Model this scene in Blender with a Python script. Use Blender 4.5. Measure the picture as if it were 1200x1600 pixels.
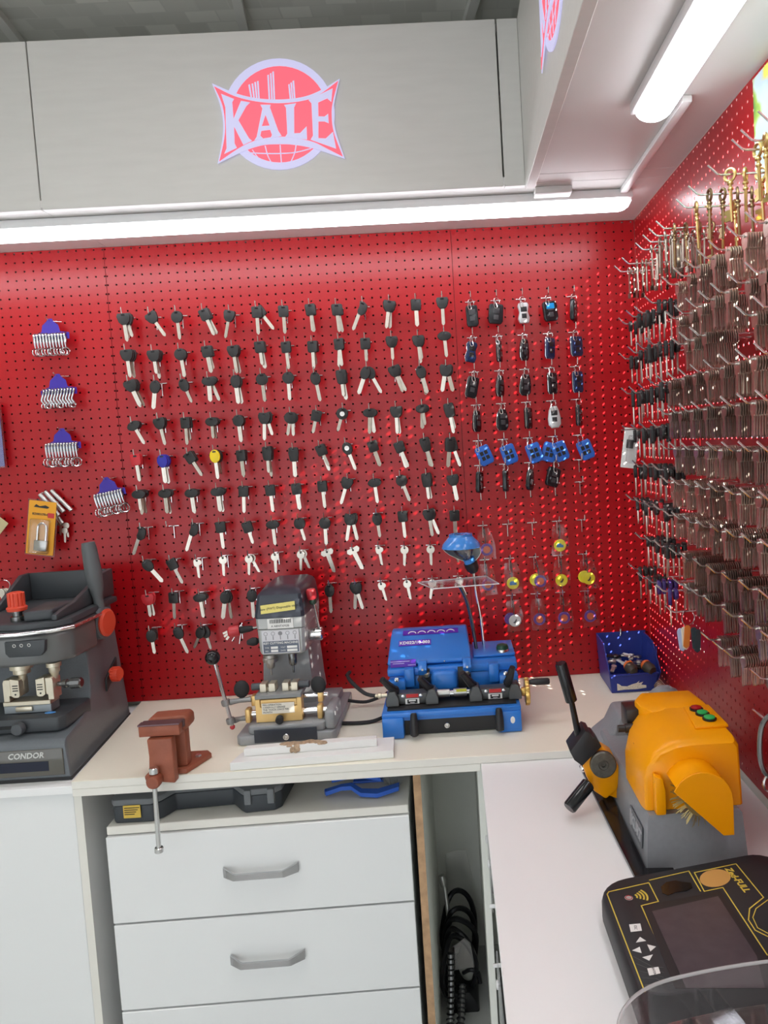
import bpy, bmesh, math, random
import numpy as np
from mathutils import Vector, Matrix

for _o in list(bpy.data.objects):
    bpy.data.objects.remove(_o, do_unlink=True)
scene = bpy.context.scene
COL = scene.collection
rnd = random.Random(11)

# ---------------------------------------------------------------- camera
CAM_R = Matrix(((0.99820988, 0.05762568, -0.01601010), (-0.02004574, 0.07014960, -0.99733505), (-0.05634901, 0.99587063, 0.07117918)))
CAM_C = Vector((0.948788, -2.232161, 1.560002))
FPX, PPX, PPY = 1190.2135, 724.996, 776.121
cam_d = bpy.data.cameras.new('camera')
cam_d.sensor_fit = 'VERTICAL'
cam_d.sensor_height = 36.0
cam_d.lens = FPX / 1600.0 * 36.0
cam_d.shift_x = -(PPX - 600.0) / 1600.0
cam_d.shift_y = (PPY - 800.0) / 1600.0
cam_d.clip_start = 0.02
cam = bpy.data.objects.new('camera', cam_d)
cam.matrix_world = Matrix.Translation(CAM_C) @ CAM_R.to_4x4()
COL.objects.link(cam)
scene.camera = cam


def at(u, v, axis, val):
    """photo pixel -> the point of its ray on the plane axis = val"""
    d = CAM_R @ Vector(((u - PPX) / FPX, -(v - PPY) / FPX, -1.0))
    t = (val - CAM_C[axis]) / d[axis]
    return CAM_C + d * t


# ---------------------------------------------------------------- world, sun, exposure
world = bpy.data.worlds.new('sky')
scene.world = world
world.use_nodes = True
_bg = world.node_tree.nodes['Background']
_bg.inputs['Color'].default_value = (0.90, 0.95, 1.0, 1.0)
_bg.inputs['Strength'].default_value = 2.0

sun_d = bpy.data.lights.new('sun', 'SUN')
sun_d.energy = 42.0
sun_d.angle = math.radians(0.53)
sun_d.color = (1.0, 0.93, 0.84)
sun = bpy.data.objects.new('sun', sun_d)
sun.rotation_euler = Vector((-32.0, 25.0, -19.0)).to_track_quat('-Z', 'Y').to_euler()
sun.location = (4.0, -3.0, 4.0)
COL.objects.link(sun)

LED_BACK, LED_SIDE, FILL_ROOM = 13.5, 12.0, 6.5

scene.view_settings.view_transform = 'Standard'
scene.view_settings.look = 'None'
scene.view_settings.exposure = 0.0
scene.view_settings.gamma = 1.0
scene.view_settings.use_curve_mapping = False


# ---------------------------------------------------------------- materials
MATS = {}


def mat(name, col=(0.8, 0.8, 0.8), rough=0.5, metal=0.0, spec=0.5, var=0.0, scale=20.0, bump=0.0, bscale=80.0,
        trans=0.0, alpha=1.0, emis=None, estr=0.0, coat=0.0, ior=1.45, aniso=None):
    if name in MATS:
        return MATS[name]
    m = bpy.data.materials.new(name)
    m.use_nodes = True
    nt = m.node_tree
    p = nt.nodes['Principled BSDF']
    p.inputs['Base Color'].default_value = (*col, 1.0)
    p.inputs['Roughness'].default_value = rough
    p.inputs['Metallic'].default_value = metal
    p.inputs['Specular IOR Level'].default_value = spec
    p.inputs['Transmission Weight'].default_value = trans
    p.inputs['Alpha'].default_value = alpha
    p.inputs['Coat Weight'].default_value = coat
    p.inputs['IOR'].default_value = ior
    if emis:
        p.inputs['Emission Color'].default_value = (*emis, 1.0)
        p.inputs['Emission Strength'].default_value = estr
    tc = None
    if var > 0 or bump > 0:
        tc = nt.nodes.new('ShaderNodeTexCoord')
        mp = nt.nodes.new('ShaderNodeMapping')
        nt.links.new(tc.outputs['Object'], mp.inputs['Vector'])
        if aniso:
            mp.inputs['Scale'].default_value = aniso
    if var > 0:
        n = nt.nodes.new('ShaderNodeTexNoise')
        n.inputs['Scale'].default_value = scale
        n.inputs['Detail'].default_value = 5.0
        nt.links.new(mp.outputs['Vector'], n.inputs['Vector'])
        r = nt.nodes.new('ShaderNodeMapRange')
        r.inputs['From Min'].default_value = 0.25
        r.inputs['From Max'].default_value = 0.75
        r.inputs['To Min'].default_value = 1.0 - var
        r.inputs['To Max'].default_value = 1.0 + var
        nt.links.new(n.outputs['Fac'], r.inputs['Value'])
        mx = nt.nodes.new('ShaderNodeVectorMath')
        mx.operation = 'SCALE'
        mx.inputs[0].default_value = col
        nt.links.new(r.outputs['Result'], mx.inputs['Scale'])
        nt.links.new(mx.outputs['Vector'], p.inputs['Base Color'])
    if bump > 0:
        n2 = nt.nodes.new('ShaderNodeTexNoise')
        n2.inputs['Scale'].default_value = bscale
        n2.inputs['Detail'].default_value = 4.0
        nt.links.new(mp.outputs['Vector'], n2.inputs['Vector'])
        b = nt.nodes.new('ShaderNodeBump')
        b.inputs['Strength'].default_value = bump
        b.inputs['Distance'].default_value = 0.002
        nt.links.new(n2.outputs['Fac'], b.inputs['Height'])
        nt.links.new(b.outputs['Normal'], p.inputs['Normal'])
    MATS[name] = m
    return m


def clear_mat(name, col=(1, 1, 1), amount=0.25, rough=0.08):
    """thin clear plastic: mostly see-through sheet with a glossy skin"""
    m = bpy.data.materials.new(name)
    m.use_nodes = True
    nt = m.node_tree
    nt.nodes.clear()
    o = nt.nodes.new('ShaderNodeOutputMaterial')
    mix = nt.nodes.new('ShaderNodeMixShader')
    t = nt.nodes.new('ShaderNodeBsdfTransparent')
    k = 1.0 - amount * 0.35
    t.inputs['Color'].default_value = (col[0] * k, col[1] * k, col[2] * k, 1)
    g = nt.nodes.new('ShaderNodeBsdfGlossy')
    g.inputs['Color'].default_value = (0.95, 0.95, 0.97, 1)
    g.inputs['Roughness'].default_value = rough
    lw = nt.nodes.new('ShaderNodeLayerWeight')
    lw.inputs['Blend'].default_value = 0.22
    mr = nt.nodes.new('ShaderNodeMapRange')
    mr.inputs['To Min'].default_value = amount * 0.45
    mr.inputs['To Max'].default_value = min(0.9, amount * 4.0)
    nt.links.new(lw.outputs['Fresnel'], mr.inputs['Value'])
    nt.links.new(mr.outputs['Result'], mix.inputs['Fac'])
    nt.links.new(t.outputs['BSDF'], mix.inputs[1])
    nt.links.new(g.outputs['BSDF'], mix.inputs[2])
    nt.links.new(mix.outputs['Shader'], o.inputs['Surface'])
    MATS[name] = m
    return m


RED = mat('red_lacquered_steel', (0.395, 0.005, 0.009), rough=0.30, spec=0.50, var=0.05, scale=3.0)
WHITE = mat('white_laminate', (0.80, 0.80, 0.79), rough=0.38, var=0.015, scale=6.0)
GLOSSW = mat('gloss_white_front', (0.82, 0.83, 0.83), rough=0.16, coat=0.3)
FASC = mat('pale_grey_board', (0.62, 0.61, 0.585), rough=0.42, var=0.03, scale=60.0, aniso=(0.15, 1, 1))
CREAM = mat('cream_worktop', (0.88, 0.84, 0.705), rough=0.42, var=0.04, scale=2.0, bump=0.05, bscale=200)
CREAME = mat('cream_edge_band', (0.80, 0.78, 0.72), rough=0.45)
RWHITE = mat('white_worktop', (0.88, 0.88, 0.88), rough=0.35, var=0.02, scale=3.0)
SOFF = mat('soffit_board', (0.66, 0.645, 0.63), rough=0.45)
PLASTER = mat('plaster_grey', (0.84, 0.85, 0.79), rough=0.8, var=0.05, scale=8)
FLOORM = mat('floor_tile_grey', (0.66, 0.67, 0.65), rough=0.5, var=0.06, scale=9)
CEILM = mat('ceiling_tile_grey', (0.7, 0.7, 0.66), rough=0.85)
METAL = mat('bright_steel', (0.72, 0.72, 0.72), rough=0.22, metal=1.0)
NICKEL = mat('nickel_key_steel', (0.62, 0.57, 0.50), rough=0.33, metal=1.0, var=0.10, scale=60)
DNICKEL = mat('worn_key_steel', (0.42, 0.36, 0.31), rough=0.40, metal=1.0, var=0.15, scale=60)
BLANK_A = mat('blank_bright_nickel', (0.66, 0.585, 0.50), rough=0.30, metal=1.0, var=0.12, scale=90)
BLANK_B = mat('blank_dull_nickel', (0.44, 0.37, 0.315), rough=0.34, metal=1.0, var=0.15, scale=90)
BRASS = mat('brass_key', (0.66, 0.50, 0.20), rough=0.33, metal=1.0, var=0.12, scale=50)
CHROMED = mat('dim_chrome', (0.52, 0.52, 0.53), rough=0.16, metal=1.0)
CHROME = mat('chrome', (0.85, 0.85, 0.86), rough=0.08, metal=1.0)
BLACKP = mat('black_plastic', (0.018, 0.018, 0.020), rough=0.42)
BLACKG = mat('black_gloss', (0.012, 0.012, 0.014), rough=0.15)
DGREY = mat('dark_grey_plastic', (0.075, 0.082, 0.090), rough=0.45)
RUBBER = mat('black_rubber', (0.02, 0.02, 0.022), rough=0.65)
LEDM = mat('led_diffuser', (0.9, 0.9, 0.9), rough=0.4, emis=(0.93, 0.95, 1.0), estr=LED_BACK)
LEDM2 = mat('led_diffuser_side', (0.9, 0.9, 0.9), rough=0.4, emis=(0.93, 0.95, 1.0), estr=LED_SIDE)
WPLAST = mat('white_plastic', (0.80, 0.80, 0.80), rough=0.35)
CLEAR = clear_mat('clear_plastic', amount=0.16)
CLEARF = clear_mat('clear_film', amount=0.16, rough=0.2)


# ---------------------------------------------------------------- mesh helpers
class B:
    """collects shapes (world coordinates) for ONE mesh object"""

    def __init__(self):
        self.bm = bmesh.new()

    def _add(self, t, mtx=None):
        if mtx is not None:
            bmesh.ops.transform(t, matrix=mtx, verts=t.verts)
        me = bpy.data.meshes.new('tmp')
        t.to_mesh(me)
        t.free()
        self.bm.from_mesh(me)
        bpy.data.meshes.remove(me)
        return self

    def _bevel(self, t, bev, seg, ang=0.5):
        if bev > 0:
            es = [e for e in t.edges if len(e.link_faces) == 2 and e.calc_face_angle(0) > ang]
            bmesh.ops.bevel(t, geom=es, offset=bev, segments=seg, affect='EDGES', profile=0.5, clamp_overlap=True)

    def box(self, x0, x1, y0, y1, z0, z1, bev=0.0, seg=2):
        t = bmesh.new()
        bmesh.ops.create_cube(t, size=1.0)
        bmesh.ops.transform(t, matrix=Matrix.Translation(((x0 + x1) / 2, (y0 + y1) / 2, (z0 + z1) / 2)) @ Matrix.Diagonal((abs(x1 - x0), abs(y1 - y0), abs(z1 - z0), 1)), verts=t.verts)
        self._bevel(t, bev, seg)
        return self._add(t)

    def obox(self, c, size, R=None, bev=0.0, seg=2):
        t = bmesh.new()
        bmesh.ops.create_cube(t, size=1.0)
        bmesh.ops.transform(t, matrix=Matrix.Diagonal((*size, 1)), verts=t.verts)
        self._bevel(t, bev, seg)
        M = Matrix.Translation(Vector(c)) @ (R.to_4x4() if R is not None else Matrix.Identity(4))
        return self._add(t, M)

    def prism(self, pts, plane, a, b, bev=0.0, seg=2, mtx=None):
        """polygon pts in plane 'xy','xz','yz' extruded between a and b along the third axis"""
        t = bmesh.new()

        def P(p, h):
            return {'xy': (p[0], p[1], h), 'xz': (p[0], h, p[1]), 'yz': (h, p[0], p[1])}[plane]
        lo = [t.verts.new(P(p, a)) for p in pts]
        hi = [t.verts.new(P(p, b)) for p in pts]
        n = len(pts)
        t.faces.new(lo)
        t.faces.new(hi)
        for i in range(n):
            t.faces.new((lo[i], lo[(i + 1) % n], hi[(i + 1) % n], hi[i]))
        bmesh.ops.recalc_face_normals(t, faces=t.faces)
        self._bevel(t, bev, seg, 0.6)
        return self._add(t, mtx)

    def loft(self, loops, cap=True):
        t = bmesh.new()
        vs = [[t.verts.new(p) for p in l] for l in loops]
        n = len(loops[0])
        for i in range(len(vs) - 1):
            for j in range(n):
                t.faces.new((vs[i][j], vs[i][(j + 1) % n], vs[i + 1][(j + 1) % n], vs[i + 1][j]))
        if cap:
            t.faces.new(vs[0])
            t.faces.new(vs[-1])
        bmesh.ops.recalc_face_normals(t, faces=t.faces)
        return self._add(t)

    def lathe(self, prof, origin, axis=(0, 0, 1), seg=20):
        """profile [(r, h)] spun about axis through origin"""
        q = Vector(axis).normalized().to_track_quat('Z', 'Y').to_matrix().to_4x4()
        t = bmesh.new()
        rings = []
        for r, h in prof:
            if r < 1e-6:
                rings.append([t.verts.new((0, 0, h))])
            else:
                rings.append([t.verts.new((r * math.cos(2 * math.pi * k / seg), r * math.sin(2 * math.pi * k / seg), h)) for k in range(seg)])
        for a, b in zip(rings, rings[1:]):
            if len(a) == 1 and len(b) == 1:
                continue
            for k in range(seg):
                k2 = (k + 1) % seg
                if len(a) == 1:
                    t.faces.new((a[0], b[k], b[k2]))
                elif len(b) == 1:
                    t.faces.new((a[k], b[0], a[k2]))
                else:
                    t.faces.new((a[k], a[k2], b[k2], b[k]))
        for ring in (rings[0], rings[-1]):
            if len(ring) > 1:
                t.faces.new(ring)
        bmesh.ops.recalc_face_normals(t, faces=t.faces)
        return self._add(t, Matrix.Translation(Vector(origin)) @ q)

    def cyl(self, p0, p1, r0, r1=None, seg=16, bev=0.0):
        p0, p1 = Vector(p0), Vector(p1)
        r1 = r0 if r1 is None else r1
        L = (p1 - p0).length
        if bev > 0:
            prof = [(r0 - bev, 0), (r0, bev), (r1, L - bev), (r1 - bev, L)]
        else:
            prof = [(r0, 0), (r1, L)]
        return self.lathe(prof, p0, p1 - p0, seg)

    def sphere(self, c, r, sc=(1, 1, 1), seg=16, rings=10, R=None):
        t = bmesh.new()
        bmesh.ops.create_uvsphere(t, u_segments=seg, v_segments=rings, radius=r)
        M = Matrix.Translation(Vector(c)) @ (R.to_4x4() if R is not None else Matrix.Identity(4)) @ Matrix.Diagonal((*sc, 1))
        return self._add(t, M)

    def tube(self, pts, r, seg=8, smooth=0, closed=False, cap=True):
        pts = [Vector(p) for p in pts]
        rr = list(r) if isinstance(r, (list, tuple)) else [r] * len(pts)
        if smooth > 0:
            n = len(pts)
            np_, nr = [], []
            rng = range(n if closed else n - 1)
            for i in rng:
                p0, p1, p2, p3 = (pts[(i - 1) % n] if closed or i > 0 else pts[0]), pts[i], pts[(i + 1) % n], (pts[(i + 2) % n] if closed or i + 2 < n else pts[-1])
                for s in range(smooth):
                    t = s / smooth
                    np_.append(0.5 * ((2 * p1) + (p2 - p0) * t + (2 * p0 - 5 * p1 + 4 * p2 - p3) * t * t + (3 * p1 - p0 - 3 * p2 + p3) * t ** 3))
                    nr.append(rr[i] * (1 - t) + rr[(i + 1) % n] * t)
            if not closed:
                np_.append(pts[-1])
                nr.append(rr[-1])
            pts, rr = np_, nr
        n = len(pts)
        t = bmesh.new()
        tan = []
        for i in range(n):
            a = pts[(i - 1) % n] if closed else pts[max(i - 1, 0)]
            b = pts[(i + 1) % n] if closed else pts[min(i + 1, n - 1)]
            tan.append((b - a).normalized())
        up = Vector((0, 0, 1)) if abs(tan[0].z) < 0.9 else Vector((1, 0, 0))
        nrm = (up - tan[0] * up.dot(tan[0])).normalized()
        rings = []
        for i in range(n):
            nrm = (nrm - tan[i] * nrm.dot(tan[i])).normalized()
            bi = tan[i].cross(nrm)
            rings.append([t.verts.new(pts[i] + (nrm * math.cos(2 * math.pi * k / seg) + bi * math.sin(2 * math.pi * k / seg)) * rr[i]) for k in range(seg)])
        for i in range(n if closed else n - 1):
            a, b = rings[i], rings[(i + 1) % n]
            for k in range(seg):
                t.faces.new((a[k], a[(k + 1) % seg], b[(k + 1) % seg], b[k]))
        if cap and not closed:
            t.faces.new(rings[0])
            t.faces.new(rings[-1])
        bmesh.ops.recalc_face_normals(t, faces=t.faces)
        return self._add(t)

    def torus(self, c, normal, Rr, r, seg=20, ring=6, sx=1.0):
        q = Vector(normal).normalized().to_track_quat('Z', 'Y').to_matrix()
        pts = [Vector(c) + q @ Vector((Rr * sx * math.cos(2 * math.pi * k / seg), Rr * math.sin(2 * math.pi * k / seg), 0)) for k in range(seg)]
        return self.tube(pts, r, seg=ring, closed=True)

    def text(self, s, size, mtx, extrude=0.0004, align='CENTER', space=1.0, bold=0.0):
        cu = bpy.data.curves.new('txt', 'FONT')
        cu.body = s
        cu.size = size
        cu.extrude = extrude
        cu.resolution_u = 2
        cu.align_x = align
        cu.align_y = 'CENTER'
        cu.space_character = space
        cu.offset = bold
        ob = bpy.data.objects.new('txt', cu)
        COL.objects.link(ob)
        dg = bpy.context.evaluated_depsgraph_get()
        me = bpy.data.meshes.new_from_object(ob.evaluated_get(dg))
        me.transform(mtx)
        self.bm.from_mesh(me)
        bpy.data.meshes.remove(me)
        bpy.data.objects.remove(ob, do_unlink=True)
        bpy.data.curves.remove(cu)
        return self

    def mesh(self, name, loc=(0, 0, 0), sharp=35.0):
        if Vector(loc).length > 0:
            bmesh.ops.translate(self.bm, vec=-Vector(loc), verts=self.bm.verts)
        me = bpy.data.meshes.new(name)
        self.bm.to_mesh(me)
        self.bm.free()
        me.polygons.foreach_set('use_smooth', [True] * len(me.polygons))
        me.set_sharp_from_angle(angle=math.radians(sharp))
        return me

    def part(self, name, material, parent, label=None, sharp=35.0):
        """one mesh object, child of parent (parent's own transform is a pure translation chain)"""
        org = Vector((0, 0, 0))
        p = parent
        while p is not None:
            org = org + p.location
            p = p.parent
        me = self.mesh(name, org, sharp)
        me.materials.append(material)
        o = bpy.data.objects.new(name, me)
        COL.objects.link(o)
        o.parent = parent
        if label:
            o['label'] = label
        return o

    def solo(self, name, material, label=None, cat=None, group=None, kind=None, origin=(0, 0, 0), sharp=35.0):
        me = self.mesh(name, origin, sharp)
        me.materials.append(material)
        o = bpy.data.objects.new(name, me)
        o.location = origin
        COL.objects.link(o)
        tag(o, label, cat, group, kind)
        return o


def tag(o, label=None, cat=None, group=None, kind=None):
    if label:
        o['label'] = label
    if cat:
        o['category'] = cat
    if group:
        o['group'] = group
    if kind:
        o['kind'] = kind
    return o


def thing(name, label, cat, loc=(0, 0, 0), group=None, kind=None):
    o = bpy.data.objects.new(name, None)
    o.empty_display_size = 0.02
    o.location = loc
    COL.objects.link(o)
    return tag(o, label, cat, group, kind)


def link(name, me, parent=None, mtx=None, label=None):
    o = bpy.data.objects.new(name, me)
    COL.objects.link(o)
    if parent is not None:
        o.parent = parent
    if mtx is not None:
        o.matrix_local = mtx
    if label:
        o['label'] = label
    return o


def frame(origin, xaxis, yaxis):
    """matrix whose x,y span a face (for lettering); z is the outward normal"""
    x = Vector(xaxis).normalized()
    y = Vector(yaxis)
    y = (y - x * y.dot(x)).normalized()
    z = x.cross(y)
    m = Matrix((x, y, z)).transposed().to_4x4()
    m.translation = Vector(origin)
    return m


def rot(axis, deg):
    return Matrix.Rotation(math.radians(deg), 3, axis)


FRONT = ((1, 0, 0), (0, 0, 1))          # lettering that faces the viewer (-y)
# ================================================================ the room
ZS, ZC, W = 2.17, 0.848, 1.518
HZ0 = ZS - 0.006
PITCH = 0.025
NROW = 53


def perforated(name, us, zs, u0, u1, z0, z1, thick, place, r=0.0027, back=True, skip=()):
    """sheet with a real round hole at every (u, z); place(u, t, z) -> world point, t = depth into the sheet"""
    ub = [u0] + [(a + b) / 2 for a, b in zip(us, us[1:])] + [u1]
    zb = [z0] + [(a + b) / 2 for a, b in zip(zs, zs[1:])] + [z1]
    V, F = [], []
    nu, nz = len(us), len(zs)

    def gid(i, j, s):
        return (i * (nz + 1) + j) + s * (nu + 1) * (nz + 1)
    for s in (0, 1):
        for i in range(nu + 1):
            for j in range(nz + 1):
                V.append(place(ub[i], s * thick, zb[j]))
    oct_ = [(math.cos(math.pi / 8 + k * math.pi / 4) * r, math.sin(math.pi / 8 + k * math.pi / 4) * r) for k in range(8)]
    for i in range(nu):
        for j in range(nz):
            base = len(V)
            for s in (0, 1):
                for a, b in oct_:
                    V.append(place(us[i] + a, s * thick, zs[j] + b))
            for s in (0, 1):
                if s == 1 and not back:
                    continue
                A, Bc, Cc, D = gid(i, j, s), gid(i + 1, j, s), gid(i + 1, j + 1, s), gid(i, j + 1, s)
                o = [base + s * 8 + k for k in range(8)]
                fs = [(A, Bc, o[6], o[5]), (Bc, Cc, o[0], o[7]), (Cc, D, o[2], o[1]), (D, A, o[4], o[3]),
                      (A, o[5], o[4]), (Bc, o[7], o[6]), (Cc, o[1], o[0]), (D, o[3], o[2])]
                F += fs if s == 0 else [f[::-1] for f in fs]
            for k in range(8):
                F.append((base + k, base + (k + 1) % 8, base + 8 + (k + 1) % 8, base + 8 + k))
    # rim
    for s0, s1, cells in ((0, 1, [(i, 0, i + 1, 0) for i in range(nu)] + [(i, nz, i + 1, nz) for i in range(nu)] + [(0, j, 0, j + 1) for j in range(nz)] + [(nu, j, nu, j + 1) for j in range(nz)]),):
        for a, b, c, d in cells:
            F.append((gid(a, b, 0), gid(c, d, 0), gid(c, d, 1), gid(a, b, 1)))
    me = bpy.data.meshes.new(name)
    me.from_pydata(V, [], F)
    me.update()
    return me


rows_z = [HZ0 - PITCH * n for n in range(NROW)][::-1]

# floor
b = B(); b.box(-2.3, 1.62, -3.6, 0.12, -0.06, 0.0)
b.solo('floor', FLOORM, 'grey shop floor', None, kind='structure')

# back wall (masonry behind the pegboard) with its three pegboard panels
b = B(); b.box(-2.3, 1.62, 0.030, 0.12, 0.0, 2.75)
wall_back = b.solo('wall_back', PLASTER, 'plastered wall carrying red pegboard panels', None, kind='structure')
SEAM1, SEAM2 = 0.0, 0.989
spans = [(-0.80, SEAM1, [SEAM1 - 0.003 - PITCH * k for k in range(32)][::-1]),
         (SEAM1, SEAM2, [SEAM1 + 0.003 + PITCH * k for k in range(40)]),
         (SEAM2, W, [SEAM2 + 0.019 + PITCH * k for k in range(21)])]
for x0, x1, us in spans:
    me = perforated('pegboard_panel', us, rows_z, x0 + 0.0008, x1 - 0.0008, ZC + 0.0004, ZS - 0.0004, 0.0016, lambda u, t, z: (u, t, z), r=0.0029, back=False)
    me.materials.append(RED)
    o = link('pegboard_panel', me, wall_back)
b = B(); b.box(-0.8, W - 0.001, 0.0245, 0.0295, ZC + 0.0005, ZS - 0.0005)
b.part('hole_shade_sheet', mat('hole_shade_dark', (0.035, 0.025, 0.022), rough=0.8), wall_back)  # dark sheet added so the holes look shaded inside
b = B()
for x in (SEAM1, SEAM2):
    b.box(x - 0.002, x + 0.002, 0.0017, 0.0119, ZC + 0.0005, ZS - 0.0005)
b.part('seam_strip', mat('seam_dark_red', (0.10, 0.002, 0.004), rough=0.6), wall_back)

# right wall: daylight and sun come through its holes
b = B()
b.box(W + 0.003, W + 0.10, -3.6, 0.03, 0.0, ZC - 0.001)
b.box(W + 0.003, W + 0.10, -3.6, 0.03, ZS + 0.001, 2.75)
b.box(W + 0.003, W + 0.10, -3.6, -1.56, ZC, ZS)
b.box(W + 0.003, W + 0.10, -7.5, -3.6, 0.0, 4.8)  # unseen outer wall, added to keep the sun out of the doorway
b.box(W + 0.0005, W + 0.10, 0.0, 0.03, ZC, ZS)
b.box(W + 0.03, W + 0.05, -1.56, -1.19, ZC, ZS)  # from here on: unseen boards added outside to block stray sun spots
b.box(W + 0.03, W + 0.05, -1.19, -0.62, ZC, 1.42)
b.box(W + 0.03, W + 0.05, -0.62, -0.42, ZC, 1.22)
b.box(W + 0.03, W + 0.05, -0.42, -0.2, ZC, 1.0)
b.box(W + 0.03, W + 0.05, -0.2, 0.0, ZC, 0.90)
wall_right = b.solo('wall_right', PLASTER, 'side wall with red perforated panels that let daylight through', None, kind='structure')
for y0, y1, us in [(-0.512, -0.0005, [-0.012 - PITCH * k for k in range(20)][::-1]),
                   (-1.037, -0.512, [-0.531 - PITCH * k for k in range(20)][::-1]),
                   (-1.56, -1.037, [-1.05 - PITCH * k for k in range(20)][::-1])]:
    me = perforated('pegboard_panel', us, rows_z, y0 + 0.0006, y1 - 0.0006, ZC + 0.0004, ZS - 0.0004, 0.0014, lambda u, t, z: (W + t, u, z), r=0.0031)
    me.materials.append(RED)
    link('pegboard_panel', me, wall_right)

# left wall and shop front behind the viewer (wide open glazing bay)
b = B(); b.box(-2.4, -2.3, -3.6, 0.12, 0.0, 2.75)
b.solo('wall_left', PLASTER, 'plain plastered side wall', None, kind='structure')
b = B()
b.box(-2.4, -1.9, -3.7, -3.6, 0.0, 2.75)
b.box(0.9, 1.62, -3.7, -3.6, 0.0, 2.75)
b.box(-1.9, 0.9, -3.7, -3.6, 2.35, 2.75)
b.solo('wall_front', PLASTER, 'shop front wall with a wide doorway', None, kind='structure')

# room ceiling: T-bar grid turned a little against the counter, mineral tiles dropped in
CZ = 2.69
b = B(); b.box(-2.4, 1.62, -3.7, 0.12, CZ + 0.03, CZ + 0.06)
ceiling = b.solo('ceiling', CEILM, 'dark slab above suspended ceiling grid', None, kind='structure')
cm = mat('ceiling_tile_embossed', (0.46, 0.46, 0.42), rough=0.85)
nt = cm.node_tree
tc = nt.nodes.new('ShaderNodeTexCoord')
mp = nt.nodes.new('ShaderNodeMapping'); mp.inputs['Scale'].default_value = (1, 1, 1)
br = nt.nodes.new('ShaderNodeTexBrick')
br.offset = 0.5
br.inputs['Scale'].default_value = 11.0
br.inputs['Mortar Size'].default_value = 0.035
br.inputs['Mortar Smooth'].default_value = 0.6
br.inputs['Brick Width'].default_value = 0.9
br.inputs['Row Height'].default_value = 0.6
br.inputs['Color1'].default_value = (0.84, 0.84, 0.78, 1)
br.inputs['Color2'].default_value = (0.62, 0.62, 0.57, 1)
br.inputs['Mortar'].default_value = (0.70, 0.70, 0.65, 1)
nt.links.new(tc.outputs['Object'], mp.inputs['Vector'])
nt.links.new(mp.outputs['Vector'], br.inputs['Vector'])
nt.links.new(br.outputs['Color'], nt.nodes['Principled BSDF'].inputs['Base Color'])
TB = mat('ceiling_bar', (0.75, 0.75, 0.71), rough=0.5)
ca = math.radians(8.0)
ex, ey = Vector((math.cos(ca), math.sin(ca), 0)), Vector((-math.sin(ca), math.cos(ca), 0))
c0 = at(376, 28, 2, CZ)
tb = B(); tb.box(-0.288, 0.288, -0.288, 0.288, 0.0, 0.012, bev=0.004, seg=1)
tile_me = tb.mesh('ceiling_tile'); tile_me.materials.append(cm)
inside = lambda p: -2.28 < p.x < 1.5 and -3.5 < p.y < 0.02
for i in range(-5, 4):
    for j in range(-7, 3):
        pc = c0 + ex * (0.3 + 0.6 * i) + ey * (0.6 * j + 0.12)
        if inside(pc) and all(inside(pc + ex * sx * 0.3 + ey * sy * 0.3) for sx in (-1, 1) for sy in (-1, 1)):
            o = link('ceiling_tile', tile_me, ceiling)
            o.location = (pc.x, pc.y, CZ + 0.008)
            o.rotation_euler = (0, 0, ca)
# the cut tiles along the wall, one long board under the slab
b = B()
for i in range(-5, 5):
    p = c0 + ex * (0.6 * i)
    L0, L1 = -1.6, 0.25
    a, c = p + ey * L0, p + ey * L1
    b.obox((a + c) / 2 + Vector((0, 0, 0.012)), (0.024, (c - a).length, 0.024), rot('Z', 8.0))
b.part('ceiling_bar', TB, ceiling)
b = B(); b.box(-2.35, 1.6, -3.55, 0.028, CZ + 0.021, CZ + 0.029)
b.part('cut_tile', cm, ceiling)

# ---- boxed-in soffit and its fascia boards
FY = -0.342
soff = thing('ceiling_soffit', None, None, kind='structure', loc=(0.6, -0.2, ZS))
soff.name = 'trim_1'
b = B(); b.box(-0.8, 0.0095, FY - 0.0175, -0.0008, ZS, ZS + 0.018, bev=0.0008, seg=1); b.part('soffit_board', SOFF, soff)
b = B(); b.box(0.0105, W - 0.0002, FY - 0.0175, -0.0008, ZS, ZS + 0.018, bev=0.0008, seg=1); b.part('soffit_board', SOFF, soff)
b = B(); b.box(1.172, W - 0.0002, -0.419, FY - 0.0181, ZS, ZS + 0.018, bev=0.0008, seg=1); b.part('soffit_board', SOFF, soff)
b = B(); b.box(1.172, W - 0.0002, -2.2, -0.4205, ZS, ZS + 0.018, bev=0.0008, seg=1); b.part('soffit_board', SOFF, soff)
fas = thing('fascia', None, None, kind='structure', loc=(0.6, FY, ZS))
fas.name = 'trim_2'
zt = 2.552
b = B(); b.box(-0.8, 0.0135, FY - 0.018, FY, ZS - 0.004, zt, bev=0.001, seg=1); b.part('fascia_board', FASC, fas)
b = B(); b.box(0.0165, 1.115, FY - 0.018, FY, ZS - 0.004, zt, bev=0.001, seg=1); b.part('fascia_board', FASC, fas)
b = B(); b.box(1.119, 1.168, FY - 0.018, FY, ZS - 0.004, zt, bev=0.001, seg=1); b.part('fascia_board', FASC, fas)
b = B(); b.box(1.168, 1.190, -2.2, FY - 0.0185, ZS - 0.014, zt, bev=0.001, seg=1); b.part('fascia_board', FASC, fas)
b = B(); b.box(-0.8, 1.168, FY + 0.0005, -0.0008, zt - 0.02, zt - 0.002); b.part('top_board', SOFF, fas)
b = B(); b.box(1.195, 1.285, -0.335, -0.290, ZS - 0.016, ZS - 0.0003, bev=0.002); b.part('packing_strip', SOFF, fas)


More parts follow.
